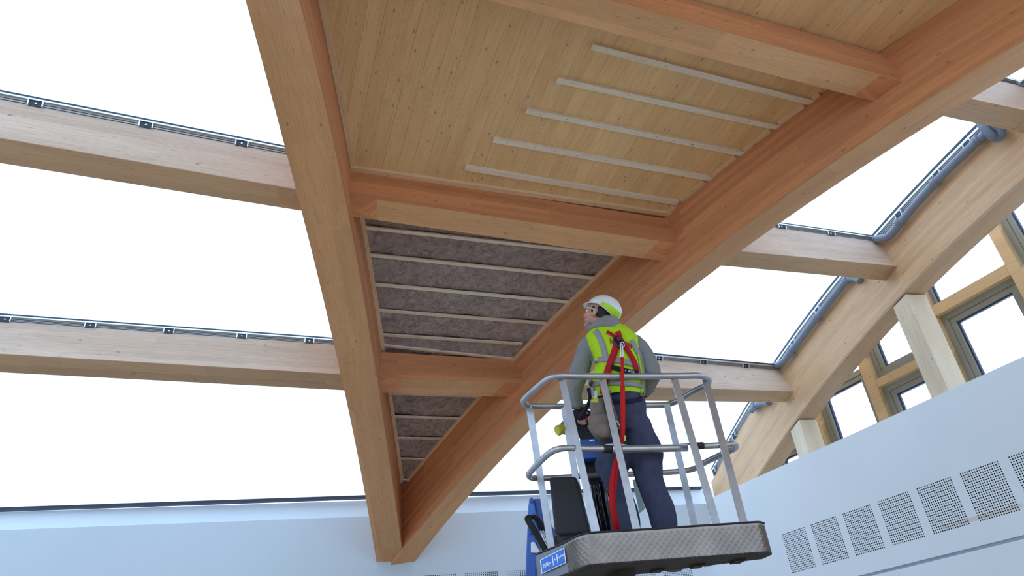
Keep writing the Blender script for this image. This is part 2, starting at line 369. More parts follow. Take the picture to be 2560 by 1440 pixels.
# ---------------------------------------------------------------- purlins (cross beams)
def purlin(bay, nt, nb, fb, label, ends=(True, True), group=None):
    nt, nb, fb = [[np.asarray(p) for p in e] for e in (nt, nb, fb)]
    ft = [nt[i] + (fb[i] - nb[i]) for i in (0, 1)]
    root = empty('timber_crossbeam', tuple((nb[0] + nb[1]) / 2), label=label, category='crossbeam', group='timber crossbeams between the curved roof beams')
    if group: root['group'] = group
    secs = []
    for k in range(9):
        f = k / 8; secs.append([nt[0] + (nt[1] - nt[0]) * f, nb[0] + (nb[1] - nb[0]) * f, fb[0] + (fb[1] - fb[0]) * f, ft[0] + (ft[1] - ft[0]) * f])
    adopt(root, loft('crossbeam_body', secs, M['glulam' if bay == 'c' else 'glare_pale_glulam'], None))
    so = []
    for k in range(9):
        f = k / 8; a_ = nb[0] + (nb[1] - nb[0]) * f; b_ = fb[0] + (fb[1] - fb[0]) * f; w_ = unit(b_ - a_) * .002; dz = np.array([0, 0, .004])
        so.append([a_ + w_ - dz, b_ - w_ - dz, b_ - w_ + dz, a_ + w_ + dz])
    adopt(root, loft('soffit_lamination', so, M['soffit_wood' if bay == 'c' else 'floor_lit_soffit'], None))  # thin layer whose colour carries the painted light of the underside
    L = np.linalg.norm(nb[1] - nb[0]); 
    dn = unit(np.cross(nb[1] - nb[0], fb[0] - nb[0])); dn = dn if dn[2] < 0 else -dn
    for e, on in enumerate(ends):
        if not on: continue
        w = .24 / L; a0, a1 = (0.0, w) if e == 0 else (1 - w, 1.0)
        P = lambda E, f: E[0] + (E[1] - E[0]) * f
        ins = .012
        q = [P(nb, a0) * (1 - ins) + P(fb, a0) * ins, P(nb, a1) * (1 - ins) + P(fb, a1) * ins, P(fb, a1) * (1 - ins) + P(nb, a1) * ins, P(fb, a0) * (1 - ins) + P(nb, a0) * ins]
        adopt(root, loft('end_plug', [[p + dn * .006 for p in q], [p - dn * .01 for p in q]], M['glulam' if bay == 'c' else 'floor_lit_soffit'], None))
    return root
def ext(p, q, k=.02): d = unit(q - p) * k; return [p - d, q + d]
def cbay(nt, nb, fb, label):
    E = []
    for (l, r) in (nt, nb, fb):
        E.append(ext(on_v(*l, P0, AX), on_v(*r, P0, AY), .03))
    return purlin('c', *E, label), E
_, EA = cbay(((952,880),(1285,900)), ((951,944),(1310,957)), ((957,981),(1270,992)), 'shorter timber crossbeam between the two V beams, just above the small triangular insulated bay')
_, EB = cbay(((878,423),(1667,547)), ((874,488),(1701,609)), ((882,541),(1653,652)), 'timber crossbeam between the bare board ceiling and the larger insulated bay')
EC = []
for r, l in (((2203,134),(1732,0)), ((2255,202),(1532,0)), ((2184,253),(1478,68))):
    p = on_v(*r, P0, AY); q = on_z(*l, p[2]); EC.append(ext(line_to_v(p, q, P0, AX), p, .03))
purlin('c', *EC, 'timber crossbeam crossing the top of the picture above the five short battens')
def sbay(lines, zs, planes, label, order):
    E = []
    for ((a, b), z) in zip(lines, zs):
        p = on_z(*a, z); q = on_z(*b, z)
        p2 = line_to_v(p, q, *planes[0]) if planes[0] else p + (p - q) * 1.1
        q2 = line_to_v(p, q, *planes[1])if planes[1] else q + (q - p) * .8
        E.append(ext(p2, q2, .03) if planes[1] and planes[0] else [p2, q2])
    return purlin('s', *E, label, ends=order), E
LWP = (np.array([lw0[0], 0.]), math.pi / 2)
zB = (EB[0][0][2], EB[1][0][2], EB[2][0][2]); zA = (EA[0][0][2], EA[1][0][2], EA[2][0][2])
print('zB', zB, 'zA', zA, 'zC', [e[1][2] for e in EC])
_, LB = sbay([((0,251),(717,388)), ((0,344),(740,472.5)), ((0,407),(752,526))], zB, (LWP, (XL0, AX)), 'upper of the two pale timber crossbeams spanning the skylights at the left', (False, True))
_, LA = sbay([((0,805),(835,863)), ((0,884),(853,935)), ((0,930),(860,975))], zA, (LWP, (XL0, AX)), 'lower of the two pale timber crossbeams spanning the skylights at the left', (False, True))
def rbay(lines, planes0, label, ends=(False, True)):
    E = []
    for (a, b) in lines:      # b lies on the Z beam's left face
        q = on_v(*b, Z1, AZ); p = on_z(*a, q[2]); E.append(ext(line_to_v(p, q, YR0, AY), q, .03))
    return purlin('r', *E, label, ends), E
_, RB = rbay([((1945,571),(2199,606)), ((1855,628),(2241,665)), ((1800,663),(2213,701))], None, 'short pale timber crossbeam at the right, below the upper right skylight')
_, RA = rbay([((1625,899),(1951,927)), ((1740,971),(1983,978)), ((1600,1001),(1964,1005))], None, 'short pale timber crossbeam behind the worker at hip height')
print('RB z', [e[1][2] for e in RB], 'RA z', [e[1][2] for e in RA])
zc = [e[1][2] for e in EC]
RC = []
for (a, b), z in zip([((2502,204),(2551,215.6)), ((2430,247),(2560,275.5)), ((2359,290),(2500,320))], (zc[0], zc[1] - .02, zc[2] - .02)):
    p = on_z(*a, z); q = on_z(*b, z); RC.append(ext(line_to_v(p, q, YR0, AY), line_to_v(p, q, Z1, AZ), .03))
purlin('r', *RC, 'pale timber crossbeam at the right edge of the picture above the corrugated hose', (False, True))
# rows continued beyond the picture, overhead and behind the camera
# ---------------------------------------------------------------- skylight frames
def fin_frame(p, q, up, out, H, parent, brackets, slats=3, nm='skylight_frame'):
    """frame seated on a crossbeam's near top edge p->q; up: direction up the face, out: towards the viewer"""
    root = parent; L = np.linalg.norm(q - p); t = (q - p) / L
    def strip(name, h0, h1, o0, o1, mat): 
        mb = MB(); mb.box(p + up * h0 * H + out * o0, q - p, up * (h1 - h0) * H, out * (o1 - o0)); o = mb.obj(name, mat); adopt(root, o); return o
    strip('fascia', 0, .62, -.05, 0, M['grey_metal'])
    for k in range(slats): strip('fascia_groove', .12 + .44 * k / slats, .17 + .44 * k / slats, -.02, .002, M['void'])
    strip('bright_rail', .60, .76, -.05, .014, M['bright_metal'])
    strip('dark_seal', .76, 1.0, -.05, .008, M['dark_frame'])
    for s in brackets:
        if s < .1 or s > L - .05: continue
        b = p + t * s; w = .085
        mb = MB(); mb.box(b - t * w / 2 + up * .02 * H, t * w, up * .58 * H, out * .006); o = mb.obj('bracket', M['dark_frame']); adopt(root, o)
        fm = MB()
        for sg in (-1, 1): fm.box(b + t * (sg * w / 2 - .004) , t * .008, up * .6 * H, out * .022)
        f = fm.obj('bracket_fin', M['bright_metal']); f.parent = o; f.matrix_parent_inverse = Matrix.Identity(4)
        sm = MB(); sm.tube([b + up * .3 * H + out * .005, b + up * .3 * H + out * .012], .007, 8); f = sm.obj('screw', M['bright_metal']); f.parent = o
def face_dirs(nt, nb):
    t = unit(nt[1] - nt[0]); up = nt[0] - nb[0]; up = unit(up - t * (up @ t)); out = np.cross(t, up)
    if out @ (C0 - nt[0]) < 0: out = -out
    return t, up, out
NWIN = [0]
def pane(root, pts, name='pane'):
    pts = [np.asarray(p) for p in pts]; n = unit(np.cross(pts[1] - pts[0], pts[2] - pts[0])) * .012
    o = loft(name, [pts, [p + n for p in pts]], M['glass'], None); adopt(root, o); return o
def window_root(loc):
    NWIN[0] += 1; return empty('window_%d' % NWIN[0], tuple(loc), kind='structure')
def sky_window(nt, nb, Hf, brpx, upper, wallA, planeL, planeR, slats=3, brz=None):
    """frame on the row nt/nb; pane from this row's top up to the 'upper' edge"""
    t, up, out = face_dirs(nt, nb); H = np.linalg.norm(nt[0] - nb[0]) * Hf
    root = window_root((nt[0] + nt[1]) / 2)
    fin_frame(nt[0], nt[1], up, out, H, root, brpx, slats)
    lo = [e + up * H * .9 for e in nt]
    pane(root, [lo[0], lo[1], upper[1], upper[0]]); return root
def br_from_px(nt, pts):
    out = []
    t = unit(nt[1] - nt[0])
    for q in pts:
        d = rayd(*q)
        # closest approach of the sight line with the frame's base line
        w0 = C0 - nt[0]; a = d @ d; b = d @ t; c = 1; dd = d @ w0; e = t @ w0
        s = (a * e - b * dd) / (a * c - b * b); out.append(float(s))
    s = sorted(out); sp = (s[-1] - s[0]) / (len(s) - 1)
    k = s[0] - sp
    while k > .1: out.append(k); k -= sp
    return out
upL = [np.array([*(e[:2] - NQ * 3.4 * 1), Tq((e[:2] - P0) @ NQ - 3.4) + .12]) for e in LB[0]]
# keep the pane edge on the beam's left side as it goes up
def up_edge(e0, e1, dq, P, a, zoff=.10):
    """points dq further up-slope on the left/right boundary planes"""
    res = []
    for e, pl in ((e0, P), (e1, a)):
        if pl is None: res.append(np.array([*(e[:2] - NQ * dq), Tq((e[:2] - P0) @ NQ - dq) + zoff])); continue
        PP, an = pl; u = U(an); s = (-dq) / (u @ NQ); b = e[:2] + u * s
        res.append(np.array([*b, Tq((b - P0) @ NQ) + zoff]))
    return res
sky_window(LB[0], LB[1], .27, br_from_px(LB[0], [(88,266),(364,317),(604,361)]), up_edge(*LB[0], 4.2, LWP, (XL0, AX)), None, None, None, 2)
sky_window(LA[0], LA[1], .29, br_from_px(LA[0], [(12,796),(226,812),(422,829),(604,843),(773,856)]), [e + np.array([0, 0, .09]) for e in LB[0]], None, None, None, 3)
sky_window(RB[0], RB[1], .22, br_from_px(RB[0], [(1954,574),(2077,590)]), [e + np.array([0, 0, .09]) for e in RC[0]], None, None, None, 3)
sky_window(RA[0], RA[1], .22, br_from_px(RA[0], [(1646,904),(1757,909),(1863,914)]), [e + np.array([0, 0, .09]) for e in RB[0]], None, None, None, 3)
sky_window(RC[0], RC[1], .22, [.5, 1.2], up_edge(*RC[0], 3., (YR0, AY), (Z1, AZ)), None, None, None, 3)
# bottom panes: from the upstand on the back wall up to rows A
def at_b(px, py): return on_v(px, py, B0 + BN * .25, BA)
for lo, upper in (([wp(B0, BD, BN, -7.2, .25, up1), np.array([*(XL0 + U(AX) * -.35), up1])], LA[0]),
                  ([np.array([*(YR0 + U(AY) * -.3), up1]), wp(B0, BD, BN, 4.7, .25, up1)], RA[0])):
    root = window_root((lo[0] + lo[1]) / 2)
    mb = MB(); mb.bar(lo[0] + np.array([0, 0, .02]), lo[1] + np.array([0, 0, .02]), .08, .035); o = mb.obj('dark_seal', M['dark_frame']); adopt(root, o)
    hi = [e + np.array([0, 0, .09]) for e in upper]
    if lo[0][0] > 0 or upper is RA[0]:
        zz = zZt(-2.0); hi = [hi[0], hi[1]]
    pane(root, [lo[0] + np.array([0, 0, .04]), lo[1] + np.array([0, 0, .04]), hi[1], hi[0]])
# frame along the right-hand beam
zroot = window_root(np.array([*Z1, zZt(0)]))
def zpt(s, z, w=0): b = Z1 + U(AZ) * s + np.array([-math.sin(AZ), math.cos(AZ)]) * 0 + np.array([math.sin(AZ), -math.cos(AZ)]) * w; return np.array([*b, z])
def zstrip(name, f0, f1, w0, w1, mat, s0=-2.2, s1=6.0, n=34):
    secs = []
    for k in range(n + 1):
        s = s0 + (s1 - s0) * k / n; zt, zo = zZt(s), zZo(s)
        a = zt + (zo - zt) * f0; b = zt + (zo - zt) * f1
        secs.append([zpt(s, a, w0), zpt(s, b, w0), zpt(s, b, w1), zpt(s, a, w1)])
    o = loft(name, secs, mat, None); adopt(zroot, o)
zstrip('fascia', 0, .60, -.05, 0, M['grey_metal'])
for k in range(4): zstrip('fascia_groove', .08 + .12 * k, .11 + .12 * k, -.02, .002, M['void'])
zstrip('bright_rail', .60, .76, -.05, .012, M['bright_metal']); zstrip('dark_seal', .80, 1.0, -.05, .008, M['dark_frame']); zstrip('bright_rail', .76, .80, -.05, -.002, M['bright_metal'])
for q in ((2410,340),(2344,433),(2247,530),(2044,766),(1984,850),(1837,1085),(1787,1172)):
    p = on_v(*q, Z1, AZ); s = float((p[:2] - Z1) @ U(AZ)); zt, zo = zZt(s), zZo(s); h = (zo - zt)
    tv = np.append(U(AZ), (zZt(s + .05) - zZt(s - .05)) / .1); tv = unit(tv)
    mb = MB(); mb.box(zpt(s, zt + h * .02, .004) - tv * .04, tv * .08, (0, 0, h * .56), zpt(s, 0, .012) - zpt(s, 0, .004)); o = mb.obj('bracket', M['dark_frame']); adopt(zroot, o)
    f = MB()
    for sg in (-1, 1): f.box(zpt(s, zt, .004) + tv * (sg * .04), tv * .007, (0, 0, h * .6), zpt(s, 0, .03) - zpt(s, 0, .004))
    f = f.obj('bracket_fin', M['bright_metal']); f.parent = o
# ---------------------------------------------------------------- drain pipes along the right-hand beam
def on_pipe(px, py, w=.06): return on_v(px, py, Z1 + np.array([math.sin(AZ), -math.cos(AZ)]) * w, AZ)
def drain(label, px, collars, r=.04):
    pts = smooth_path([on_pipe(*q) for q in px], 5)
    root = empty('drain_pipe', tuple(pts[0]), label=label, category='pipe', group='grey drain pipes on the right beam')
    vs, fs, uv = tube_data(pts, r, 14); adopt(root, mesh_obj('pipe_run', vs, fs, M['pipe'], None, uv, True))
    for q in collars:
        c = on_pipe(*q); k = min(range(len(pts)), key=lambda i: np.linalg.norm(pts[i] - c)); k = max(1, min(len(pts) - 2, k)); t = unit(pts[k + 1] - pts[k - 1])
        vs, fs, uv = tube_data([c - t * .03, c - t * .028, c + t * .018, c + t * .02], [r + .001, r + .010, r + .010, r + .001], 14)
        adopt(root, mesh_obj('collar', vs, fs, M['pipe'], None, uv, False))
    return root
drain('upper grey plastic drain pipe on the right beam, bending into a crossbeam end', [(2466,330),(2459,338),(2400,394),(2345,449),(2281,520),(2242,568),(2222,590),(2200,597),(2172,600)], [(2444,350),(2337,457),(2248,557)])
drain('lower grey plastic drain pipe on the right beam, right of the worker', [(2152,702),(2135,694),(2114,704),(2078,748),(2041,795),(2008,838),(1977,879),(1962,900),(1946,912),(1925,916)], [(2117,700),(2041,795),(1977,881)])
drain('short stub of grey drain pipe below a right crossbeam end, lowest of the three', [(1922,1006),(1906,1006),(1893,1012),(1878,1027)], [(1888,1016)])
hp = smooth_path([on_pipe(*q, w) for q, w in (((2448,302),.05),((2462,322),.09),((2478,338),.11),((2494,346),.10),((2504,338),.08),((2500,325),.05),((2484,316),.03))], 12)
vs, fs, uv = tube_data(hp, [.036 if i % 2 else .030 for i in range(len(hp))], 12)
mesh_obj('flexible_hose', vs, fs, M['pipe'], None, uv, False, label='ribbed grey flexible hose looping at the top end of the upper drain pipe', category='hose')
# ---------------------------------------------------------------- ceiling between the V beams
NX = np.array([-math.sin(AX), math.cos(AX)]); NY = np.array([-math.sin(AY), math.cos(AY)])
def xy_T(x, y, off=0): return np.array([x, y, Txy(x, y) + off])
def on_row(e0, e1, u, P, a):   # intersection in plan of beam plane and a row line
    return line_to_v(e0, e1, P, a)
def q_of(p): return float((np.asarray(p)[:2] - P0) @ NQ)
def beam_at_q(a, q): u = U(a); return P0 + u * (q / float(u @ NQ))
# structural deck above everything (keeps the sky out)
def deck(q0, q1, off0, off1, name, mat, **pr):
    n = 26; secs = []
    for k in range(n + 1):
        q = q0 + (q1 - q0) * k / n; a = beam_at_q(AX, q); b = beam_at_q(AY, q)
        e = unit(b - a) if np.linalg.norm(b - a) > .01 else UP
        a = a - e * .30; b = b + e * .30; z = Tq(q)
        secs.append([np.array([*a, z + off0]), np.array([*b, z + off0]), np.array([*b, z + off1]), np.array([*a, z + off1])])
    return loft(name, secs, mat, None, **pr)
deck(-11.0, -.05, .115, .22, 'ceiling', M['plank'], kind='structure')  # rear stretch is unseen, lengthened to cut light from behind the camera
# board ceilings: boards run up-slope
def board_panel(label, qa, qb, bw, cut=None):
    """qa/qb lower and upper edge (q at the foot side and at the far side)"""
    qm = (qa + qb) / 2; root = empty('board_ceiling', tuple(xy_T(*((beam_at_q(AX, qm) + beam_at_q(AY, qm)) / 2))), label=label, category='ceiling panel')
    x0 = float(beam_at_q(AX, qb) @ UP); x1 = float(beam_at_q(AY, qb) @ UP)
    k = 0; x = x0
    while x < x1:
        xa, xb = x + .0005, min(x + bw, x1) - .0005; x += bw; k += 1
        # clip against the beam sides: lower end where both board edges are between the beams
        def qlim(xx):   # q where the beam lines reach along-coordinate xx (towards the foot)
            lim = qa
            for a in (AX, AY):
                u = U(a); ca = float(P0 @ UP); s = (xx - ca) / float(u @ UP); q = s * float(u @ NQ)
                if s > 0: lim = min(lim, q)
            return lim
        ls = [qlim(xa), qlim(xb)]
        if min(ls) <= qb + .02: continue
        n = 5; secs = []
        jit = random.uniform(-.0004, .0004)
        for i in range(n + 1):
            f = i / n; row = []
            for xx, l in ((xa, ls[0]), (xb, ls[1])):
                q = l + (qb - l) * f; p = UP * xx + NQ * (q + float(P0 @ NQ)); row.append(p)
            z0 = [Txy(*row[0]) + jit + .018, Txy(*row[1]) + jit + .018]
            secs.append([np.array([*row[0], z0[0]]), np.array([*row[1], z0[1]]), np.array([*row[1], z0[1] + .09]), np.array([*row[0], z0[0] + .09])])
        adopt(root, loft('plank', secs, M['plank'], None))
    return root
qC = [q_of(e[1]) for e in EC]; qB = [q_of(e[1]) for e in EB]; qA = [q_of(e[1]) for e in EA]
print('q rows', qA, qB, qC)
bp1 = board_panel('bare pale board ceiling with knots and five battens between the V beams', max(q_of(EB[0][0]), q_of(EB[0][1])) + .05, qC[0] + .10, .115)
bp2 = board_panel('bare board ceiling above the top crossbeam in the upper right corner', max(q_of(EC[0][0]), q_of(EC[0][1])) + .05, -8.6, .115)
def strip(root, name, a, b, w, th, mat, off=.018, dots=True, uoff=None):
    """strip lying under the ceiling surface between two pixels"""
    p = on_T(*a); q = on_T(*b); return strip3(root, name, p, q, w, th, mat, off, dots)
def strip3(root, name, p, q, w, th, mat, off=.018, dots=True):
    t = unit(q - p); sd = np.cross(t, (0, 0, 1)); sd = unit(sd); n = max(2, int(np.linalg.norm(q - p) / .5)); secs = []
    for i in range(n + 1):
        c = p + (q - p) * i / n; z = Txy(c[0], c[1]) + off
        l = c - sd * w / 2; r = c + sd * w / 2
        secs.append([np.array([l[0], l[1], z - th]), np.array([r[0], r[1], z - th]), np.array([r[0], r[1], z + .002]), np.array([l[0], l[1], z + .002])])
    o = loft(name, secs, mat, None); adopt(root, o)
    if dots:
        mb = MB(); L = float(np.linalg.norm(q - p)); k = .12
        while k < L:
            c = p + (q - p) * k / L; z = Txy(c[0], c[1]) + off - th; c = c + sd * random.uniform(-.008, .008); c[2] = z
            mb.tube([c + np.array([0, 0, .002]), c - np.array([0, 0, .0012])], .0032, 6); k += random.uniform(.16, .30)
        if mb.v:
            d = mb.obj('screw_head', M['void'], None, kind='stuff'); d.parent = o
    return o
for a, b in (((1480,117),(2030,257)), ((1392,200),(1948,320)), ((1315,277),(1862,386)), ((1233,350),(1780,448)), ((1162,420),(1693,508))):
    strip(bp1, 'batten', a, b, .052, .022, M['batten'])
def inset(P, a, sgn, w): return P + np.array([-math.sin(a), math.cos(a)]) * w * sgn
def along(a, q0, q1, sgn, w, nm, root, th=.022, mat=None, wd=.04):
    Pi = inset(P0, a, sgn, w); u = U(a)
    g = lambda q: Pi + u * ((q - float((Pi - P0) @ NQ)) / float(u @ NQ))
    p, r = g(q0), g(q1); return strip3(root, nm, xy_T(*p), xy_T(*r), wd, th, mat or M['trimwood'])
# side of the V interior: X beam's right face -> interior is towards +UP ; Y beam's left face -> towards -UP
sx = 1 if NX @ UP > 0 else -1; sy = -1 if NY @ UP > 0 else 1
along(AX, qB[0] - .02, qC[0] - 1.2, sx, .022, 'edge_strip', bp1)
p, r = EB[0]; off = -NQ * .025
strip3(bp1, 'edge_strip', xy_T(*(p[:2] + off)), xy_T(*(r[:2] + off)), .05, .026, M['trimwood'])
# broken edge strip along the right V beam, cut between the batten ends
cuts = [(1693,508),(1780,448),(1862,386),(1948,320),(2030,257)]
qs = [qB[0] - .04] + [q_of(on_T(*c)) for c in cuts] + [q_of(on_T(2072, 228))]
for k in range(len(qs) - 1): along(AY, qs[k] - (.03 if k else 0), qs[k + 1] + .05, sy, .02, 'edge_strip', bp1, wd=.036)
# insulated bays
def ins_bay(label, battens, corners, name='insulated_ceiling_bay'):
    """battens: list of (left px, right px) from top to bottom incl. bounding edges"""
    c = sum(on_T(*q) for q in corners) / len(corners)
    root = empty(name, tuple(c), label=label, category='ceiling bay'); return root
def batt(root, la, ra, lb, rb):
    """insulation between two batten lines (pixel ends)"""
    ex = lambda a, b, f0, f1: ((a[0] + (b[0] - a[0]) * -f0, a[1] + (b[1] - a[1]) * -f0), (b[0] + (b[0] - a[0]) * f1, b[1] + (b[1] - a[1]) * f1))
    k1 = 22 / max(30, ra[0] - la[0]); k2 = 22 / max(30, rb[0] - lb[0]); la, ra = ex(la, ra, k1 * .3, k1); lb, rb = ex(lb, rb, k2 * .3, k2)
    A, B_, Cc, D = [on_T(*q) for q in (la, ra, lb, rb)]
    nu = max(10, int(np.linalg.norm(B_ - A) / .022)); nv = max(4, int(np.linalg.norm(Cc - A) / .022)); vs = []; fs = []
    sd = random.uniform(0, 99)
    for j in range(nv + 1):
        for i in range(nu + 1):
            f, g = i / nu, j / nv; p = (A * (1 - f) + B_ * f) * (1 - g) + (Cc * (1 - f) + D * f) * g
            e = min(1, min(g, 1 - g) * 5) ** .5
            h = noise.fractal(Vector((p[0] * 4, p[1] * 4, sd)), 1, 2, 4) * .014 + noise.noise(Vector((p[0] * 22, p[1] * 22, sd))) * .006
            vs.append(np.array([p[0], p[1], Txy(p[0], p[1]) + .030 - .012 * e - h]))
    for j in range(nv):
        for i in range(nu): a = j * (nu + 1) + i; fs.append((a, a + 1, a + nu + 2, a + nu + 1))
    o = mesh_obj('insulation_batt', vs, fs, M['insulation'], None, None, True); adopt(root, o)
def ins_panel(label, bl, top, bot, left, right):
    root = ins_bay(label, bl, [top[0], top[1], bot[0], bot[1]])
    lines = [top] + bl + [bot]
    for k in range(len(lines) - 1): batt(root, lines[k][0], lines[k][1], lines[k + 1][0], lines[k + 1][1])
    for l in bl: strip(root, 'batten', (l[0][0] - 3, l[0][1]), (l[1][0] + 3, l[1][1]), .045, .012, M['batten'], .012)
    return root
i1 = ins_panel('larger ceiling bay packed with brown mineral wool behind five pale battens',
    [((915,570),(1545,639)), ((925,638.5),(1490,697)), ((937,712),(1424,757)), ((948,777),(1362,810)), ((957,838),(1302,861))],
    ((905,545),(1580,618)), ((958,884),(1275,905)), None, None)
i2 = ins_panel('small triangular ceiling bay packed with brown mineral wool just above the V foot',
    [((985,1042),(1152,1048)), ((993,1096),(1108,1098)), ((999,1148),(1062,1150)), ((1005,1200),(1022,1202))],
    ((968,978),(1206,992)), ((1006,1222),(1008,1222)), None, None)
qf = [q_of(e[1]) for e in EA]; q1a = q_of((EB[2][0] + EB[0][0] - EB[1][0])); q2a = q_of((EA[2][0] + EA[0][0] - EA[1][0]))
along(AX, qA[0], qB[2], sx, .022, 'edge_strip', i1); along(AY, qA[0], qB[2], sy, .020, 'edge_strip', i1, wd=.034)
p, r = EA[0]; strip3(i1, 'edge_strip', xy_T(*(p[:2] + off * .8)), xy_T(*(r[:2] + off * .8)), .042, .014, M['batten'])
along(AX, -.16, qA[2], sx, .024, 'edge_strip', i2); along(AY, -.16, qA[2], sy, .022, 'edge_strip', i2, wd=.04)
strip(i2, 'edge_strip', (971,986), (1199,993), .045, .012, M['batten'])
# ---------------------------------------------------------------- clerestory above the right wall
OUT = 1.0; W1 = W0 + WN * OUT
def cu(px, py): p = on_v(px, py, W1, WA); return float((p[:2] - W0) @ WD), p[2]
def cp(u, z, w=0): return wp(W0, WD, WN, u, OUT + w, z)
def cbox(u0, u1, z0, z1, w0, w1):
    mb = MB(); mb.box(cp(u0, z0, w0), cp(u1, z0, w0) - cp(u0, z0, w0), cp(u0, z0, w1) - cp(u0, z0, w0), (0, 0, z1 - z0)); return mb
ZL = WTOP - .25
def zroof(u): # underside of the right beam over the clerestory, roughly
    return 6.2
m = {}
for nm, (l, r) in dict(m0=((2063,1117),(2082,1105.5)), m1=((2193,1000),(2216,989)), m2=((2330,860),(2356,800)), m3=((2484,576),(2507,563))).items():
    m[nm] = (cu(*l), cu(*r))
print('mullions', {k: [tuple(np.round(x, 2)) for x in v] for k, v in m.items()})
umull = [.5 * (v[0][0] + v[1][0]) for v in m.values()]; print('u', umull)
ztop = {'m0': on_v(2050,1030,W1,WA)[2] + .30, 'm1': on_v(2165,890,W1,WA)[2] + .35, 'm2': on_v(2315,720,W1,WA)[2] + .4, 'm3': on_v(2495,560,W1,WA)[2] + .45}
uL = {k: v[0][0] for k, v in m.items()}; uR = {k: v[1][0] for k, v in m.items()}
uL['m2'] = uR['m2'] + .17
keys = ['m0', 'm1', 'm2', 'm3']
clere = window_root(cp(1.2, WTOP)); clere['kind'] = 'structure'
for k in keys:
    w = max(.11, uL[k] - uR[k]); adopt(clere, cbox(uR[k], uR[k] + w, ZL, ztop[k], -.10, .06).obj('mullion', M['mullion_wood']))
adopt(clere, cbox(2.98, 3.10, ZL, 4.3, -.10, .06).obj('mullion', M['mullion_wood']))
adopt(clere, cbox(-2.0, -1.88, ZL, 6.0, -.10, .06).obj('mullion', M['mullion_wood']))
adopt(clere, cbox(-2.0, 3.10, ZL - .1, WTOP - .16, -.10, .08).obj('sill', M['mullion_wood']))
zr1 = (on_v(2197,976,W1,WA)[2], on_v(2193,961,W1,WA)[2]); zr2 = (on_v(2354.6,792,W1,WA)[2], on_v(2349,765,W1,WA)[2])
print('rails', zr1, zr2)
adopt(clere, cbox(uR['m2'] + .16, uR['m1'], zr1[0], zr1[1] + .02, -.09, .05).obj('rail', M['mullion_wood']))
adopt(clere, cbox(uR['m3'] + .1, uR['m2'], zr2[0], zr2[1], -.09, .05).obj('rail', M['mullion_wood']))
def lights(u0, u1, z0, z1, fw=.085):
    """opening light: grey frame, sash line, bright bead, pane"""
    u0, u1 = min(u0, u1), max(u0, u1)
    f = MB()
    def ring(mb, a0, a1, b0, b1, w, d0, d1):
        for (p, q, r, s) in ((a0, a1, b0, b0 + w), (a0, a1, b1 - w, b1), (a0, a0 + w, b0 + w, b1 - w), (a1 - w, a1, b0 + w, b1 - w)):
            mb.box(cp(p, r, d0), cp(q, r, d0) - cp(p, r, d0), cp(p, r, d1) - cp(p, r, d0), (0, 0, s - r))
    ring(f, u0, u1, z0, z1, fw * .55, -.02, .05); o = f.obj('window_frame', M['grey_frame']); adopt(clere, o)
    f = MB(); ring(f, u0 + fw * .58, u1 - fw * .58, z0 + fw * .58, z1 - fw * .58, fw * .42, -.01, .05); s_ = f.obj('sash', M['grey_frame']); adopt(clere, s_)
    f = MB(); ring(f, u0 + fw, u1 - fw, z0 + fw, z1 - fw, .018, .02, .05); b = f.obj('bead', M['dark_frame']); adopt(clere, b)
    f = MB(); ring(f, u0 + fw - .006, u1 - fw + .006, z0 + fw - .006, z1 - fw + .006, .008, .005, .019); b = f.obj('bright_bead', M['bright_metal']); adopt(clere, b)
    pane(clere, [cp(u0 + fw, z0 + fw, .04), cp(u1 - fw, z0 + fw, .04), cp(u1 - fw, z1 - fw, .04), cp(u0 + fw, z1 - fw, .04)])
lights(uR['m0'] + .12 + .01, 2.97, WTOP - .2, 4.2)
lights(uR['m1'] + .12, uR['m0'], WTOP - .2, on_v(2135,936,W1,WA)[2] + .02, .11)
lights(uR['m2'] + .17, uR['m1'], WTOP - .2, zr1[0], .12)
lights(uR['m2'] + .17, uR['m1'], zr1[1] + .02, ztop['m1'], .12)
lights(uR['m3'] + .1, uR['m2'], WTOP - .2, zr2[0], .12)
lights(uR['m3'] + .1, uR['m2'], zr2[1], ztop['m2'] + .1, .03)
lights(-1.87, uR['m3'], WTOP - .2, ztop['m3'], .11)
# short columns between the wall head and the right-hand beam
for a, b, lab in (((2232,769),(2264,735),'pale square timber column on the right wall under the beam, larger and nearer one'), ((1976,1078),(1997,1049),'pale square timber column on the right wall under the beam, smaller and farther one')):
    p = on_v(*a, Z1, AZ); q = on_v(*b, Z1, AZ); n = np.append(Z2 - Z1, 0) * .97 + np.array([0, 0, .0]); nn = np.append(Z1 - Z1, 0)
    zb = WTOP - .5; root = empty('timber_column', (p[0], p[1], zb), label=lab, category='column', group='short timber columns on the right wall')
    i = unit(n) * .003
    P_ = [p + i, q + i, q + n, p + n]
    o = loft('column_shaft', [[np.array([*c[:2], zb]) for c in P_], [np.array([*c[:2], c[2] - .002]) for c in P_]], M['post_wood'], None); adopt(root, o)
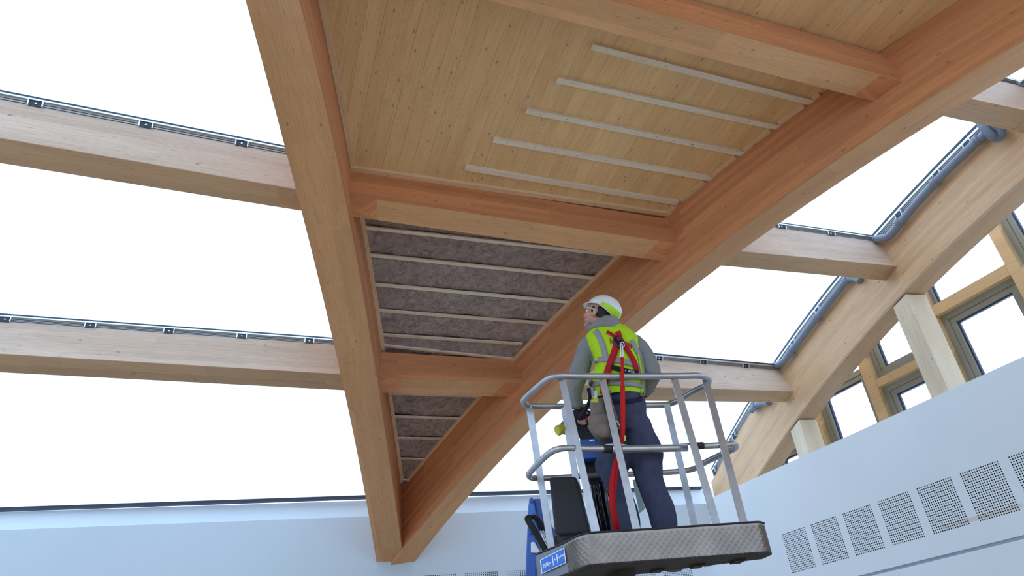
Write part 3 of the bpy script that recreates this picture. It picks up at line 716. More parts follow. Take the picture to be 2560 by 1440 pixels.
#END2
# ---------------------------------------------------------------- lifting platform
M['galv'] = plain('galvanised_steel', srgb(178, 180, 184), .34, .75, .5, .10, 14)
M['alu'] = plain('tread_plate', srgb(150, 138, 128), .34, .85, .5, .14, 9)
M['galv_dull'] = plain('dull_galvanised', srgb(128, 134, 142), .5, .5, .5, .08, 6)
M['black'] = plain('black_plastic', srgb(34, 33, 36), .55, 0, .4, .15, 30, .3)
M['gloss_black'] = plain('glossy_black', srgb(16, 20, 28), .12)
M['under'] = plain('dark_underside', srgb(52, 48, 46), .8, 0, .3, .35, 12, .4)  # dark, blotchy tone for the floor underside, mount and bracket
M['blue'] = plain('blue_paint', srgb(28, 84, 176), .3, 0, .5, .05)
M['lightblue'] = plain('light_blue_paint', srgb(68, 128, 205), .4, 0, .5, .05)
M['signblue'] = plain('sign_blue', srgb(40, 112, 214), .4)
M['white'] = plain('white_paint', (.86, .88, .9, 1), .4)
M['yellow'] = plain('yellow_plastic', srgb(212, 196, 48), .4)
M['palegreen'] = plain('pale_card', srgb(176, 204, 200), .6)
ZR, ZM, ZK, ZD = CAMZ + 1.76, CAMZ + 1.285, CAMZ + .78, CAMZ + .625
AZP = math.radians(8.5); LV = np.array([math.cos(AZP), -math.sin(AZP), 0]); AV = np.array([math.sin(AZP), math.cos(AZP), 0])
def pp(px, py, off=0., D=4.4): return on_v(px, py, (AV * (D + off))[:2], -AZP)
lift = empty('platform_lift', tuple(on_z(1640, 1350, ZD)), label='metal railed platform of a blue boom lift that the worker stands in', category='lift')
def tube_px(name, pxs, z, r, mat, sub=4, close=False, parent=lift, n=12):
    pts = smooth_path([on_z(*q, z) if not hasattr(z, '__len__') else on_z(*q, zz) for q, zz in zip(pxs, z if hasattr(z, '__len__') else [z] * len(pxs))], sub, close)
    vs, fs, uv = tube_data(pts, r, n, close); o = mesh_obj(name, vs, fs, mat, None, uv, True); adopt(parent, o); return o
tube_px('guard_rail', [(1400,940),(1440,940.5),(1500,941),(1600,941),(1700,940),(1745,939),(1766,944),(1772,953),(1762,965),(1735,978),(1708,994),(1690,1004),(1668,1011),(1640,1013),(1560,1014),(1480,1016),(1400,1016),(1340,1016),(1318,1013),(1309,1006),(1313,995),(1345,966),(1372,946)], ZR, .021, M['galv'], 4, True)
tube_px('mid_rail', [(1435,1120),(1405,1121),(1378,1130),(1350,1154),(1326,1180),(1322,1188),(1328,1194),(1350,1196),(1400,1194),(1480,1189),(1560,1186),(1640,1182),(1700,1178),(1735,1172),(1755,1160),(1800,1138),(1832,1124),(1840,1116),(1834,1110),(1815,1112),(1745,1116)], ZM, .019, M['galv'], 4)
tube_px('mid_rail', [(1435,1121),(1470,1122),(1515,1122)], ZM, .019, M['galv'], 3)
tube_px('drop_bar', [(1530,1123),(1600,1122),(1717,1119.5)], ZM - .004, .023, M['galv'], 3)
tube_px('rubber_sleeve', [(1509,1122),(1529,1122.5)], ZM, .026, M['black'], 3)
tube_px('rubber_sleeve', [(1546,1121),(1549,1121.5)], ZM, .028, M['black'], 3)
tube_px('rubber_sleeve', [(1738,1115),(1758,1114)], ZM, .022, M['black'], 3)
tube_px('latch_plate', [(1512,1113),(1535,1111),(1560,1113),(1578,1118)], ZM + .02, .007, M['galv'], 3)
tube_px('latch_plate', [(1692,1113),(1742,1108)], ZM + .025, .007, M['galv'], 3)
# posts: square section from the deck to the guard rail
posts = [((1405,946),(1490,1332)), ((1506,946),(1592,1327)), ((1685,945),(1795,1310)), ((1764,950),(1882,1304)), ((1323,1016),(1379,1370)), ((1410,1017),(1463,1337)), ((1667,1012),(1737,1316))]
for i, (a, b) in enumerate(posts):
    t = on_z(*a, ZR - .005)
    if i < 4: k = on_z(*b, ZK) + AV * (.045 if i < 2 else .075) - LV * (.04 if i == 3 else 0.); d = k - t; e = t + d * (ZR - ZK + .012) / (ZR - ZK); e2 = np.array([e[0], e[1], ZD + .005])
    else: k = on_d(*b, math.hypot(t[0], t[1]) + .02); d = k - t; e = t + d * 1.03; e2 = np.array([e[0], e[1], ZD + .005]) - AV * (.38 if i == 6 else .22 if i == 5 else .05)
    mb = MB(); mb.bar(t, e, .042, .030, up=AV)
    if e2 is not None: mb.bar(e, e2, .042, .030, up=AV)
    o = mb.obj('post', M['galv']); adopt(lift, o)
# kick plate
near = [(1343,1386),(1378,1372),(1412,1357),(1436,1344),(1458,1336),(1480,1332.5),(1520,1330),(1600,1325),(1700,1318.5),(1800,1312),(1880,1306.5),(1900,1306),(1910,1309)]
kp = [on_z(*q, ZK) for q in near]
kp = smooth_path(kp, 4)
iL = 8  # plain plate up to here
frr = on_z(1905, 1392, ZD); frl = kp[0] + (frr - kp[-1]) * .55; frr[2] = ZK; frl[2] = ZK
Hk = ZK - ZD
def plate(name, pts, mat, th=.006, z0=0., z1=None):
    secs = []; n = len(pts)
    for i, p in enumerate(pts):
        t = unit(pts[min(i + 1, n - 1)] - pts[max(i - 1, 0)]); nr = np.array([t[1], -t[0], 0])
        b = np.array([p[0], p[1], ZD + z0]); tt = np.array([p[0], p[1], ZK if z1 is None else z1])
        secs.append([b, tt, tt - nr * th, b - nr * th])
    o = loft(name, secs, mat, None); adopt(lift, o); return o
plain_plate = plate('kick_plate', kp[:iL + 1], M['galv_dull']); plain_plate['label'] = 'plain grey left end of the kick plate carrying the load sign'
tread = plate('kick_plate', kp[iL:], M['alu']); tread['label'] = 'patterned aluminium kick plate'
plate('kick_plate', [kp[-1], (kp[-1] * .5 + frr * .5), frr], M['galv_dull']); plate('kick_plate', [frr, frl], M['galv_dull']); plate('kick_plate', [frl, kp[0]], M['galv_dull'])
vs, fs, uv = tube_data([p + np.array([0, 0, .002]) for p in kp], .006, 6); o = mesh_obj('edge_trim', vs, fs, M['black'], None, uv, True); adopt(lift, o)
mb = MB(); path = kp[iL:]; cl = [0.]
for a, b in zip(path[:-1], path[1:]): cl.append(cl[-1] + float(np.linalg.norm(b - a)))
def on_path(s, h):
    k = max(0, min(len(cl) - 2, int(np.searchsorted(cl, s)) - 1)); a, b = path[k], path[k + 1]; t = unit(b - a); nr = np.array([t[1], -t[0], 0]); p = a + t * (s - cl[k])
    if nr @ (C0 - p) < 0: nr = -nr
    return np.array([p[0], p[1], ZD + h]), t, nr
pit = .0185; i = 0; s = .012
while s < cl[-1] - .01:
    for j in range(9):
        h = .008 + j * pit * .95
        if h > Hk - .01: continue
        sg = 1 if (i + j) % 2 else -1
        p, t, nr = on_path(s, h); ax = unit(t * .62 + np.array([0, 0, 1]) * .78 * sg) ; pr = np.cross(nr, ax)
        for b in range(-2, 3):
            c = p + pr * b * .0042; mb.box(c - ax * .0078 - pr * .0008 , ax * .0156, pr * .0017, nr * .0014)
    i += 1; s += pit
o = mb.obj('tread_bars', M['alu'], None, kind='stuff'); o.parent = tread
deckp = kp + [frr, frl]
top = [np.array([p[0], p[1], ZD]) for p in deckp]; bot = [p - np.array([0, 0, .012]) for p in top]
n = len(top); o = mesh_obj('platform_floor', top + bot, [tuple(range(n)), tuple(range(n, 2 * n))] + [(i, (i + 1) % n, (i + 1) % n + n, i + n) for i in range(n)], M['under'], None); adopt(lift, o)
cdp = sum(top) / n
for k in range(5):   # frame members under the floor
    f = .12 + .19 * k; a = top[4] + (top[-3] - top[4]) * f * .98; b = a + (frr - kp[-1]) * np.array([1, 1, 0]) * .96; a, b = a + (b - a) * .10, a + (b - a) * .90
    mb = MB(); mb.bar(a - np.array([0, 0, .018]), b - np.array([0, 0, .018]), .06, .012); adopt(lift, mb.obj('floor_joist', M['under']))
def px_poly(name, pxs, D, th, mat, parent=lift, az=True, plane=None, **pr):
    a = [pp(*q, 0, D) for q in pxs]; o = loft(name, [a, [p + AV * th for p in a]], mat, None, **pr); adopt(parent, o) if parent else None; return o
def bevel(o, w=.006, seg=2):
    md = o.modifiers.new('bevel', 'BEVEL'); md.width = w; md.segments = seg; md.limit_method = 'ANGLE'; return o
# things fixed to the rails
bevel(px_poly('padded_box', [(1372,1192),(1440,1190),(1476,1333),(1397,1341),(1386,1330)], 4.42, .16, M['black'], label='large black box at the left of the platform'), .02, 3)
bevel(px_poly('control_box', [(1428,1024),(1458,1022),(1474,1034),(1502,1102),(1452,1104),(1443,1080)], 4.62, .16, M['black']), .01)
px_poly('control_lever', [(1446,1006),(1450,1006),(1452,1026),(1447,1027)], 4.66, .02, M['black'])
bevel(px_poly('control_panel', [(1449,1098),(1491,1095),(1497,1144),(1456,1148)], 4.60, .10, M['blue'], label='blue panel under the control box'), .006)
bevel(px_poly('platform_mount', [(1452,1152),(1500,1150),(1512,1190),(1530,1238),(1478,1242),(1463,1205)], 4.70, .14, M['under']), .012)
vs, fs, uv = tube_data([pp(1493, 1205, 0, 4.66), pp(1497, 1212, 0, 4.66), pp(1504, 1260, 0, 4.66), pp(1515, 1310, 0, 4.66), pp(1519, 1345, 0, 4.66)], [.03, .05, .052, .045, .04], 16); adopt(lift, mesh_obj('actuator', vs, fs, M['gloss_black'], None, uv, True))
for dx in (-6, 9):
    vs, fs, uv = tube_data(smooth_path([pp(1486 + dx, 1212, 0, 4.6), pp(1490 + dx, 1240, 0, 4.56), pp(1496 + dx, 1280, 0, 4.58), pp(1508 + dx, 1330, 0, 4.62)], 5), .010, 8); adopt(lift, mesh_obj('hose', vs, fs, M['gloss_black'], None, uv, True))
vs, fs, uv = tube_data([pp(1420, 1068, 0, 4.62), pp(1414, 1070, 0, 4.60), pp(1406, 1073, 0, 4.58), pp(1402, 1074, 0, 4.57)], [.052, .05, .035, .032], 16); so = mesh_obj('power_socket', vs, fs, M['galv_dull'], None, uv); adopt(lift, so)
vs, fs, uv = tube_data([pp(1406, 1073, 0, 4.575), pp(1395, 1076, 0, 4.55), pp(1392, 1077, 0, 4.545)], [.034, .036, .030], 16); o = mesh_obj('socket_cap', vs, fs, M['yellow'], None, uv); o.parent = so; o.matrix_parent_inverse = so.matrix_parent_inverse.inverted() @ so.matrix_parent_inverse
px_poly('document_card', [(1581,1200),(1591,1198),(1600,1228),(1604,1240),(1613,1272),(1598,1283),(1594,1262)], 4.75, .003, M['palegreen'], label='pale green plastic card hanging on the platform')
# load sign on the plain plate
tsg = unit(kp[iL] - kp[0]); nsg = np.array([tsg[1], -tsg[0], 0]); nsg = nsg if nsg @ (C0 - kp[0]) > 0 else -nsg
def on_sign(px, py, off=0.): return on_v(px, py, (kp[0] + nsg * (.007 + off))[:2], math.atan2(tsg[1], tsg[0]))
SQ = [(1350,1400),(1410,1369),(1415,1407),(1354,1435)]
def sq(u, v, off=0.):
    a, b, c, d = [np.array(q, float) for q in SQ]; p = (a * (1 - u) + b * u) * (1 - v) + (d * (1 - u) + c * u) * v; return on_sign(p[0], p[1], off)
def sign_quad(nm, u0, v0, u1, v1, o0, mat, parent):
    q = [sq(u0, v0, o0), sq(u1, v0, o0), sq(u1, v1, o0), sq(u0, v1, o0)]; o = loft(nm, [q, [p - nsg * .002 for p in q]], mat, None); adopt(lift, o)
    return o
sg = sign_quad('load_sign', 0, 0, 1, 1, .001, M['white'], None); sg['label'] = 'blue and white load sign reading 200kg'
def sub(o, parent): o.parent = parent; o.matrix_parent_inverse = Matrix.Identity(4); return o
def sgq(u0, v0, u1, v1, mat, nm='sign_mark', o0=.003):
    q = [sq(u0, v0, o0), sq(u1, v0, o0), sq(u1, v1, o0), sq(u0, v1, o0)]; return sub(loft(nm, [q, [p - nsg * .001 for p in q]], mat, None), sg)
sgq(.035, .05, .965, .95, M['signblue'], 'sign_field', .0022)
def text_mesh(body, size=1., bold=.0):
    cu_ = bpy.data.curves.new('lettering', 'FONT'); cu_.body = body; cu_.size = size; cu_.offset = bold; cu_.resolution_u = 3
    o = bpy.data.objects.new('lettering', cu_); COL.objects.link(o); bpy.context.view_layer.update()
    me = bpy.data.meshes.new_from_object(o.evaluated_get(bpy.context.evaluated_depsgraph_get())); bpy.data.objects.remove(o); bpy.data.curves.remove(cu_)
    vs = [np.array(v.co) for v in me.vertices]; fs = [tuple(p.vertices) for p in me.polygons]; bpy.data.meshes.remove(me); return vs, fs
def put_text(nm, body, fn, mat, bold=.0):
    vs, fs = text_mesh(body, 1., bold); xs = [v[0] for v in vs]; ys = [v[1] for v in vs]; x0, x1, y0, y1 = min(xs), max(xs), min(ys), max(ys)
    return mesh_obj(nm, [fn((v[0] - x0) / (x1 - x0), 1 - (v[1] - y0) / (y1 - y0)) for v in vs], fs, mat, None)
sub(put_text('lettering', '200kg', lambda u, v: sq(.08 + .32 * u, .36 + .42 * v, .0032), M['white'], .02), sg)
for u, h in ((.50, .62), (.68, .60)):      # two figures
    sgq(u - .018, .30, u + .018, .30 + h * .5, M['white']); sgq(u - .010, .30 + h * .5, u + .010, .30 + h * .85, M['white']); sgq(u - .02, .18, u + .02, .27, M['white'])
for u in (.585, .76): sgq(u - .025, .44, u + .025, .48, M['white']); sgq(u - .006, .38, u + .006, .54, M['white'])
for k in range(4): sgq(.82 + k * .035, .34 + .06 * (k % 2), .84 + k * .035, .50, M['white'])
for k in range(4): sgq(.44 + k * .13, .78 - .01 * k, .50 + k * .13, .81 - .01 * k, M['lightblue'])
# blue boom behind the platform
def bpoly(nm, pxs, D, th, mat, **pr): return bevel(px_poly(nm, pxs, D, th, mat, **pr), .006)
bm_ = bpoly('boom_head', [(1324,1245),(1329,1241),(1333,1247),(1342,1293),(1353,1367),(1350,1375),(1318,1316),(1320,1266)], 5.0, .03, M['lightblue'], label='light blue head plate of the boom')
bpoly('boom_link', [(1333,1247),(1355,1246),(1366,1290),(1384,1322),(1408,1353),(1392,1362),(1366,1340),(1343,1293)], 5.04, .10, M['blue'])
a0 = pp(1318, 1316, 0, 5.0); a1 = pp(1345, 1316, 0, 5.0); b0 = pp(1312, 1445, 0, 5.0); b1 = pp(1342, 1445, 0, 5.0)
o = loft('boom_column', [[a0, a1, a1 + AV * .16, a0 + AV * .16], [b0, b1, b1 + AV * .16, b0 + AV * .16], [np.array([b0[0], b0[1], .06]), np.array([b1[0], b1[1], .06]), np.array([b1[0], b1[1], .06]) + AV * .16, np.array([b0[0], b0[1], .06]) + AV * .16]], M['blue'], None); adopt(lift, bevel(o, .012))
mb = MB(); c = (b0 + b1) / 2; mb.box((c[0] - .6, c[1] - .3, .0), (1.2, 0, 0), (0, .9, 0), (0, 0, .35)); adopt(lift, bevel(mb.obj('lift_base', M['blue']), .03))
bpoly('guide_block', [(1327,1355),(1336,1354),(1350,1378),(1345,1382),(1327,1381)], 4.97, .03, M['white'])
bpoly('cylinder_rod', [(1350,1321),(1354,1320),(1376,1362),(1368,1366)], 4.98, .03, M['galv'])
for px, py in ((1328,1252),(1336,1288),(1325,1330),(1347,1368)):
    c = pp(px, py, 0, 4.995); vs, fs, uv = tube_data([c, c - AV * .012], .014, 10); o = mesh_obj('bolt', vs, fs, M['blue'], None, uv); sub(o, bm_); o.matrix_parent_inverse = Matrix.Identity(4)
for k, dx in enumerate((0, 5, 9)):
    vs, fs, uv = tube_data(smooth_path([pp(1352 + dx, 1325, 0, 4.98), pp(1340 + dx, 1300 , 0, 4.95), pp(1325 + dx, 1291, 0, 4.93), pp(1315 + dx, 1296 + k * 2, 0, 4.92), pp(1322 + dx, 1312, 0, 4.92), pp(1342 + dx, 1344, 0, 4.94), pp(1360 + dx, 1378, 0, 4.95)], 6), .011, 8)
    adopt(lift, mesh_obj('hose', vs, fs, M['black'], None, uv, True))
sup = pp(1400, 1362, 0, 4.9)
mb = MB(); mb.bar(pp(1392, 1356, 0, 5.05), np.array([cdp[0] - .1, cdp[1] + .1, ZD - .05]), .10, .08); adopt(lift, mb.obj('boom_bracket', M['under']))
# ---------------------------------------------------------------- the worker
from mathutils.bvhtree import BVHTree
M['skin'] = None
t = NT('skin', .55, 0, .4); a_ = t.n('ShaderNodeAttribute'); a_.attribute_name = 'stubble'; v = t.coord()
t.col(t.mix(a_.outputs['Fac'], t.mix(t.noise(v, 30, 3), srgb(196, 140, 122), srgb(214, 160, 140)), srgb(158, 122, 108))); M['skin'] = t.m
M['hair'] = plain('dark_hair', srgb(40, 32, 30), .7, bump=.4, scale=40)
def fabric(name, c, var=.08, scale=14, bump=.25, rough=.9):
    t = NT(name, rough, 0, .2); v = t.coord(); n = t.noise(v, scale, 5, .6)
    t.col(t.ramp(n, [(.3, mul(c, 1 - var)), (.7, mul(c, 1 + var))])); w = t.noise(v, 260, 2); t.bump(t.mix(.6, w, n), bump, .004); return t.m
M['hoodie'] = fabric('grey_hoodie', srgb(138, 138, 138)); M['trousers'] = fabric('navy_trousers', srgb(68, 72, 94), .16)
M['vest'] = fabric('hi_vis_yellow', srgb(178, 220, 34), .05, 9, .15, .7); M['reflect'] = fabric('reflective_grey', srgb(150, 150, 152), .05, 20, .1, .45)
M['red'] = fabric('red_webbing', srgb(176, 28, 40), .06, 30, .2, .7); M['brightred'] = fabric('bright_red_webbing', srgb(196, 34, 34), .06, 30, .2, .7)
M['leather'] = fabric('worn_leather', srgb(128, 116, 108), .16, 20, .4, .7); M['glove'] = fabric('dark_glove', srgb(58, 56, 62), .2, 30, .3)
M['helmet'] = plain('white_helmet', (.78, .82, .82, 1), .22, 0, .5, .01); M['hatband'] = plain('hi_vis_band', srgb(178, 226, 10), .3)
M['purple_strap'] = fabric('dark_strap', srgb(44, 38, 60), .1); M['label_black'] = fabric('black_label', srgb(40, 34, 40), .1)
M['boot'] = plain('work_boot', srgb(60, 46, 36), .6, bump=.3)
worker = empty('person', (*(AV * 4.4 + LV * .0)[:2], ZD), label='worker in white hard hat, yellow hi-vis vest and grey hoodie, looking up', category='person')
def hw(px, py, w, D=4.4): return float((pp(px + w, py, 0, D) - pp(px - w, py, 0, D)) @ LV) / 2
def ringsec(px, py, w, rd, off=0., n=24, sup=.85):
    c = pp(px, py, off); r = hw(px, py, w); out = []
    for k in range(n):
        a = 2 * math.pi * k / n; ca, sa = math.cos(a), math.sin(a)
        out.append(c + LV * r * math.copysign(abs(ca) ** sup, ca) + AV * rd * math.copysign(abs(sa) ** sup, sa))
    return out
def dense(secs, sub=4):
    """catmull interpolation of rings"""
    cols = [smooth_path([s[i] for s in secs], sub) for i in range(len(secs[0]))]
    return [[c[k] for c in cols] for k in range(len(cols[0]))]
def limb(pts, n=16, sub=4):
    """pts: (px,py,halfwidth px, off, depth ratio)"""
    P = [pp(p[0], p[1], p[3]) for p in pts]; R = [(hw(p[0], p[1], p[2]), hw(p[0], p[1], p[2]) * (p[4] if len(p) > 4 else 1)) for p in pts]
    PP = smooth_path(P, sub); k = np.linspace(0, len(P) - 1, len(PP)); ra = np.interp(k, range(len(R)), [r[0] for r in R]); rb = np.interp(k, range(len(R)), [r[1] for r in R])
    return tube_data(PP, list(zip(ra, rb)), n, False, ref=LV)
def ellip(c, r, axes, n=16, m=10):
    """axes: three unit vectors"""
    vs = []; fs = []
    for j in range(m + 1):
        th = math.pi * j / m
        for i in range(n):
            ph = 2 * math.pi * i / n; vs.append(c + axes[0] * r[0] * math.sin(th) * math.cos(ph) + axes[1] * r[1] * math.sin(th) * math.sin(ph) + axes[2] * r[2] * math.cos(th))
    for j in range(m):
        for i in range(n): fs.append((j * n + i, j * n + (i + 1) % n, (j + 1) * n + (i + 1) % n, (j + 1) * n + i))
    return vs, fs
def fuse(name, parts, voxel, mat, smooth_it=4, parent=worker, **pr):
    """one continuous skin grown around overlapping volumes"""
    mb = MB()
    for p in parts: mb.add(p[0], p[1])
    me = bpy.data.meshes.new('tmp'); me.from_pydata([tuple(map(float, v)) for v in mb.v], [], mb.f); me.validate()
    bm = bmesh.new(); bm.from_mesh(me); bmesh.ops.remove_doubles(bm, verts=bm.verts, dist=1e-5); bmesh.ops.recalc_face_normals(bm, faces=bm.faces); bm.to_mesh(me); bm.free()
    o = bpy.data.objects.new(name, me); COL.objects.link(o)
    r = o.modifiers.new('r', 'REMESH'); r.mode = 'VOXEL'; r.voxel_size = voxel
    s = o.modifiers.new('s', 'SMOOTH'); s.iterations = smooth_it; s.factor = .6
    bpy.context.view_layer.update(); m2 = bpy.data.meshes.new_from_object(o.evaluated_get(bpy.context.evaluated_depsgraph_get()))
    o.modifiers.clear(); o.data = m2; bpy.data.meshes.remove(me); m2.materials.clear(); m2.materials.append(mat)
    for p in m2.polygons: p.use_smooth = True
    for k, v in pr.items(): o[k] = v
    if parent: adopt(parent, o)
    return o
def crease(o, amp, scale, stretch=(1, 1, .5), seed=0.):
    for v in o.data.vertices:
        c = v.co; n = noise.noise(Vector((c.x * scale * stretch[0] + seed, c.y * scale * stretch[1], c.z * scale * stretch[2]))) + .5 * noise.noise(Vector((c.x * scale * 2.3 + seed, c.y * scale * 2.3, c.z * scale * 1.6)))
        v.co = c + v.normal * n * amp
# --- head frame
Zv = np.array([0, 0, 1.]); fh = unit(-LV * .95 + AV * .30); tl = math.radians(24)
HF = unit(fh * math.cos(tl) + Zv * math.sin(tl)); HU = unit(-fh * math.sin(tl) + Zv * math.cos(tl)); HS = np.cross(HU, HF)
HC = pp(1498, 785, 0.02)
def hp_(x, y, z): return HC + HF * x + HS * y + HU * z
def he(x, y, z, rx, ry, rz, n=16, m=10): return ellip(hp_(x, y, z), (rx, ry, rz), (HF, HS, HU), n, m)
nk = tube_data([hp_(-.015, 0, -.05), hp_(-.03, 0, -.10), pp(1512, 835, .02), pp(1518, 850, .02)], [(.060, .060), (.058, .058), (.066, .066), (.08, .08)], 16, ref=LV)
head = [he(-.012, 0, .035, .098, .077, .090, 20, 14), he(.030, 0, -.020, .062, .060, .088), he(.040, 0, -.070, .050, .048, .036), he(.072, 0, -.094, .022, .026, .019),
        tube_data([hp_(.085, 0, .022), hp_(.098, 0, .0), hp_(.111, 0, -.022), hp_(.108, 0, -.030)], [.009, .011, .014, .008], 10), he(.098, .010, -.028, .010, .007, .008), he(.098, -.010, -.028, .010, .007, .008),
        he(.089, 0, -.052, .011, .024, .006), he(.087, 0, -.063, .011, .021, .006), he(.078, .028, .026, .016, .028, .009), he(.078, -.028, .026, .016, .028, .009),
        he(.058, .042, -.016, .024, .020, .018), he(.058, -.042, -.016, .024, .020, .018), he(.02, .055, -.065, .04, .014, .03), he(.02, -.055, -.065, .04, .014, .03),
        he(-.005, .079, -.012, .019, .009, .032), he(-.005, -.079, -.012, .019, .009, .032), he(-.002, .082, -.036, .010, .007, .012), he(-.002, -.082, -.036, .010, .007, .012), nk]
def hand(wrist, dirv, palmn, side, curl=.6, s=1.0):
    """palm + five bent fingers; dirv towards the finger tips, palmn out of the back of the hand, side towards the thumb"""
    parts = []; d = unit(dirv); nrm = unit(palmn); sd = unit(side)
    parts.append(ellip(wrist + d * .045 * s, (.050 * s, .041 * s, .017 * s), (d, sd, nrm)))
    parts.append(tube_data([wrist - d * .05, wrist + d * .015], [(.028, .024), (.030, .022)], 12, ref=sd))
    for i, (L, o) in enumerate(((.070, .028), (.078, .009), (.073, -.010), (.058, -.028))):
        p = wrist + d * .080 * s + sd * o * s; pts = [p - d * .02, p]; dd = d.copy()
        for k, fr in enumerate((.45, .32, .23)):
            a = curl * (.7 + .3 * k); dd = unit(dd * math.cos(a) - nrm * math.sin(a)); nn2 = None; p = p + dd * L * fr * s; pts.append(p)
            nrm_k = unit(nrm - dd * (nrm @ dd)); 
        parts.append(tube_data(pts, [.0095 * s, .0095 * s, .009 * s, .0085 * s, .0065 * s], 10))
    p = wrist + d * .022 * s + sd * .030 * s; t1 = p + unit(sd * .8 + d * .5 - nrm * .4) * .036 * s; t2 = t1 + unit(d * .9 - nrm * .5) * .030 * s
    parts.append(tube_data([p - sd * .012, p, t1, t2], [.013 * s, .013 * s, .0105 * s, .008 * s], 10)); return parts
wl = pp(1446, 1018, .16); wr = pp(1612, 984, .07)
body_parts = head + [
    dense_ for dense_ in [loft_data(dense([ringsec(*q) for q in ((1518,838,34,.07),(1527,856,48,.10),(1542,900,48,.11),(1550,950,50,.11),(1553,985,42,.11),(1560,1040,48,.12),(1562,1068,46,.12))], 3))]] + [
    limb([(1488,850,16,0),(1466,882,14,.01),(1450,925,13,.03),(1444,960,11,.08),(1444,1000,9,.13),(1446,1020,8,.16)]),
    limb([(1586,862,16,0),(1614,895,11,-.015),(1627,925,9,-.02),(1629,943,9,-.01),(1622,964,8,.02),(1612,984,8,.07)]),
    limb([(1537,1060,30,0),(1535,1120,27,0),(1537,1190,20,-.02),(1560,1265,17,.0),(1573,1335,13,.0)]), limb([(1592,1060,30,0),(1606,1130,26,0),(1624,1200,20,.0),(1650,1270,17,.0),(1664,1335,14,.0)])] + \
    hand(wl, -Zv * .75 + AV * .55, -LV * .3 + AV * .6 + Zv * .5, LV, .5, .86) + hand(wr, -LV * .7 + AV * .6 - Zv * .3, -AV * .4 + Zv * .8, -Zv, .3)
body = fuse('body', body_parts, .0062, M['skin'], 3)
at = body.data.attributes.new('stubble', 'FLOAT', 'POINT')
for i, v in enumerate(body.data.vertices):
    r = np.array(v.co) - HC; x, y, z = r @ HF, r @ HS, r @ HU
    j = (1 if z < -.045 and x > .0 else 0) * min(1, max(0, (-.04 - z) / .04)) * .75; up = math.exp(-(((x - .09) / .015) ** 2 + ((z + .042) / .007) ** 2))
    at.data[i].value = float(min(1, max(j * (1 if z > -.14 else 0), up * .6)) * .8)
for sgn in (-1, 1):
    vs, fs = he(.0795, .030 * sgn, .006, .013, .013, .011, 12, 8); adopt(worker, mesh_obj('eye', vs, fs, M['white'], None, None, True))
    vs, fs = he(.0905, .031 * sgn, .008, .004, .006, .006, 10, 6); adopt(worker, mesh_obj('iris', vs, fs, M['gloss_black'], None, None, True))
    vs, fs = he(.092, .030 * sgn, .031, .006, .022, .0045, 10, 6); adopt(worker, mesh_obj('eyebrow', vs, fs, M['hair'], None, None, True))
# hair under the helmet
hr = fuse('hair', [he(-.035, 0, .01, .090, .0815, .062, 20, 12), he(-.058, 0, -.030, .060, .068, .040), he(.018, .074, .005, .014, .007, .028), he(.018, -.074, .005, .014, .007, .028)], .006, M['hair'], 2)
# helmet
def dome(rf, zlow, n=40, m=12, k=1.0):
    """shell from the rim to the crown; rim height follows the azimuth"""
    vs = []; fs = []
    for j in range(m + 1):
        for i in range(n):
            a = 2 * math.pi * i / n; zr = zlow(a); rim = math.asin(max(-.75, min(.9, (zr - .03) / (.108 * k)))); ph = rim + (math.pi / 2 - rim) * j / m
            rx, ry = .129 * k, .112 * k; vs.append(hp_(-.027 + rx * math.cos(ph) * math.cos(a), ry * math.cos(ph) * math.sin(a), .03 + .108 * k * math.sin(ph)))
    for j in range(m):
        for i in range(n): fs.append((j * n + i, j * n + (i + 1) % n, (j + 1) * n + (i + 1) % n, (j + 1) * n + i))
    return vs, fs
def rimz(a): c = math.cos(a); return .042 + .020 * c if c > 0 else .042 + .072 * c
hat = empty('hard_hat', tuple(hp_(0, 0, .1))); adopt(worker, hat)
def hat_add(o): o.parent = hat; o.matrix_parent_inverse = Matrix.Translation(-Vector(hp_(0, 0, .1))); return o
vs, fs = dome(1, rimz); o = mesh_obj('shell', vs, fs, M['helmet'], None, None, True); md = o.modifiers.new('s', 'SOLIDIFY'); md.thickness = .004; md.offset = -1; hat_add(o)
# brim: peak in front, small lip all round
vs = []; n = 48
for i in range(n):
    a = 2 * math.pi * i / n; z = rimz(a); rim = math.asin(max(-.75, (z - .03) / .108)); c = max(0, math.cos(a)); e = .006 + .032 * c ** 2.2
    rx, ry = .129 * math.cos(rim), .112 * math.cos(rim)
    vs += [hp_(-.027 + (rx - .004) * math.cos(a), (ry - .004) * math.sin(a), z + .002), hp_(-.027 + (rx + e) * math.cos(a), (ry + e * .55) * math.sin(a), z - .004 - .010 * c), hp_(-.027 + (rx + e) * math.cos(a), (ry + e * .55) * math.sin(a), z - .008 - .010 * c), hp_(-.027 + (rx - .004) * math.cos(a), (ry - .004) * math.sin(a), z - .003)]
fs = [(4 * i + j, 4 * ((i + 1) % n) + j, 4 * ((i + 1) % n) + (j + 1) % 4, 4 * i + (j + 1) % 4) for i in range(n) for j in range(4)]
hat_add(mesh_obj('brim', vs, fs, M['helmet'], None, None, True))
vs = []; fs = []; nb_ = 30     # hi-vis band round the back
for j in range(5):
    for i in range(nb_ + 1):
        a = math.radians(100) + math.radians(160) * i / nb_; z = rimz(a) + .001 + .050 * j / 4 * min(1, .35 + .65 * min(i, nb_ - i) / 5); ph = math.asin(max(-.75, (z - .03) / .108)); k = 1.012
        vs.append(hp_(-.027 + .129 * k * math.cos(ph) * math.cos(a), .112 * k * math.cos(ph) * math.sin(a), .03 + .108 * math.sin(ph)))
for j in range(4):
    for i in range(nb_): fs.append((j * (nb_ + 1) + i, j * (nb_ + 1) + i + 1, (j + 1) * (nb_ + 1) + i + 1, (j + 1) * (nb_ + 1) + i))
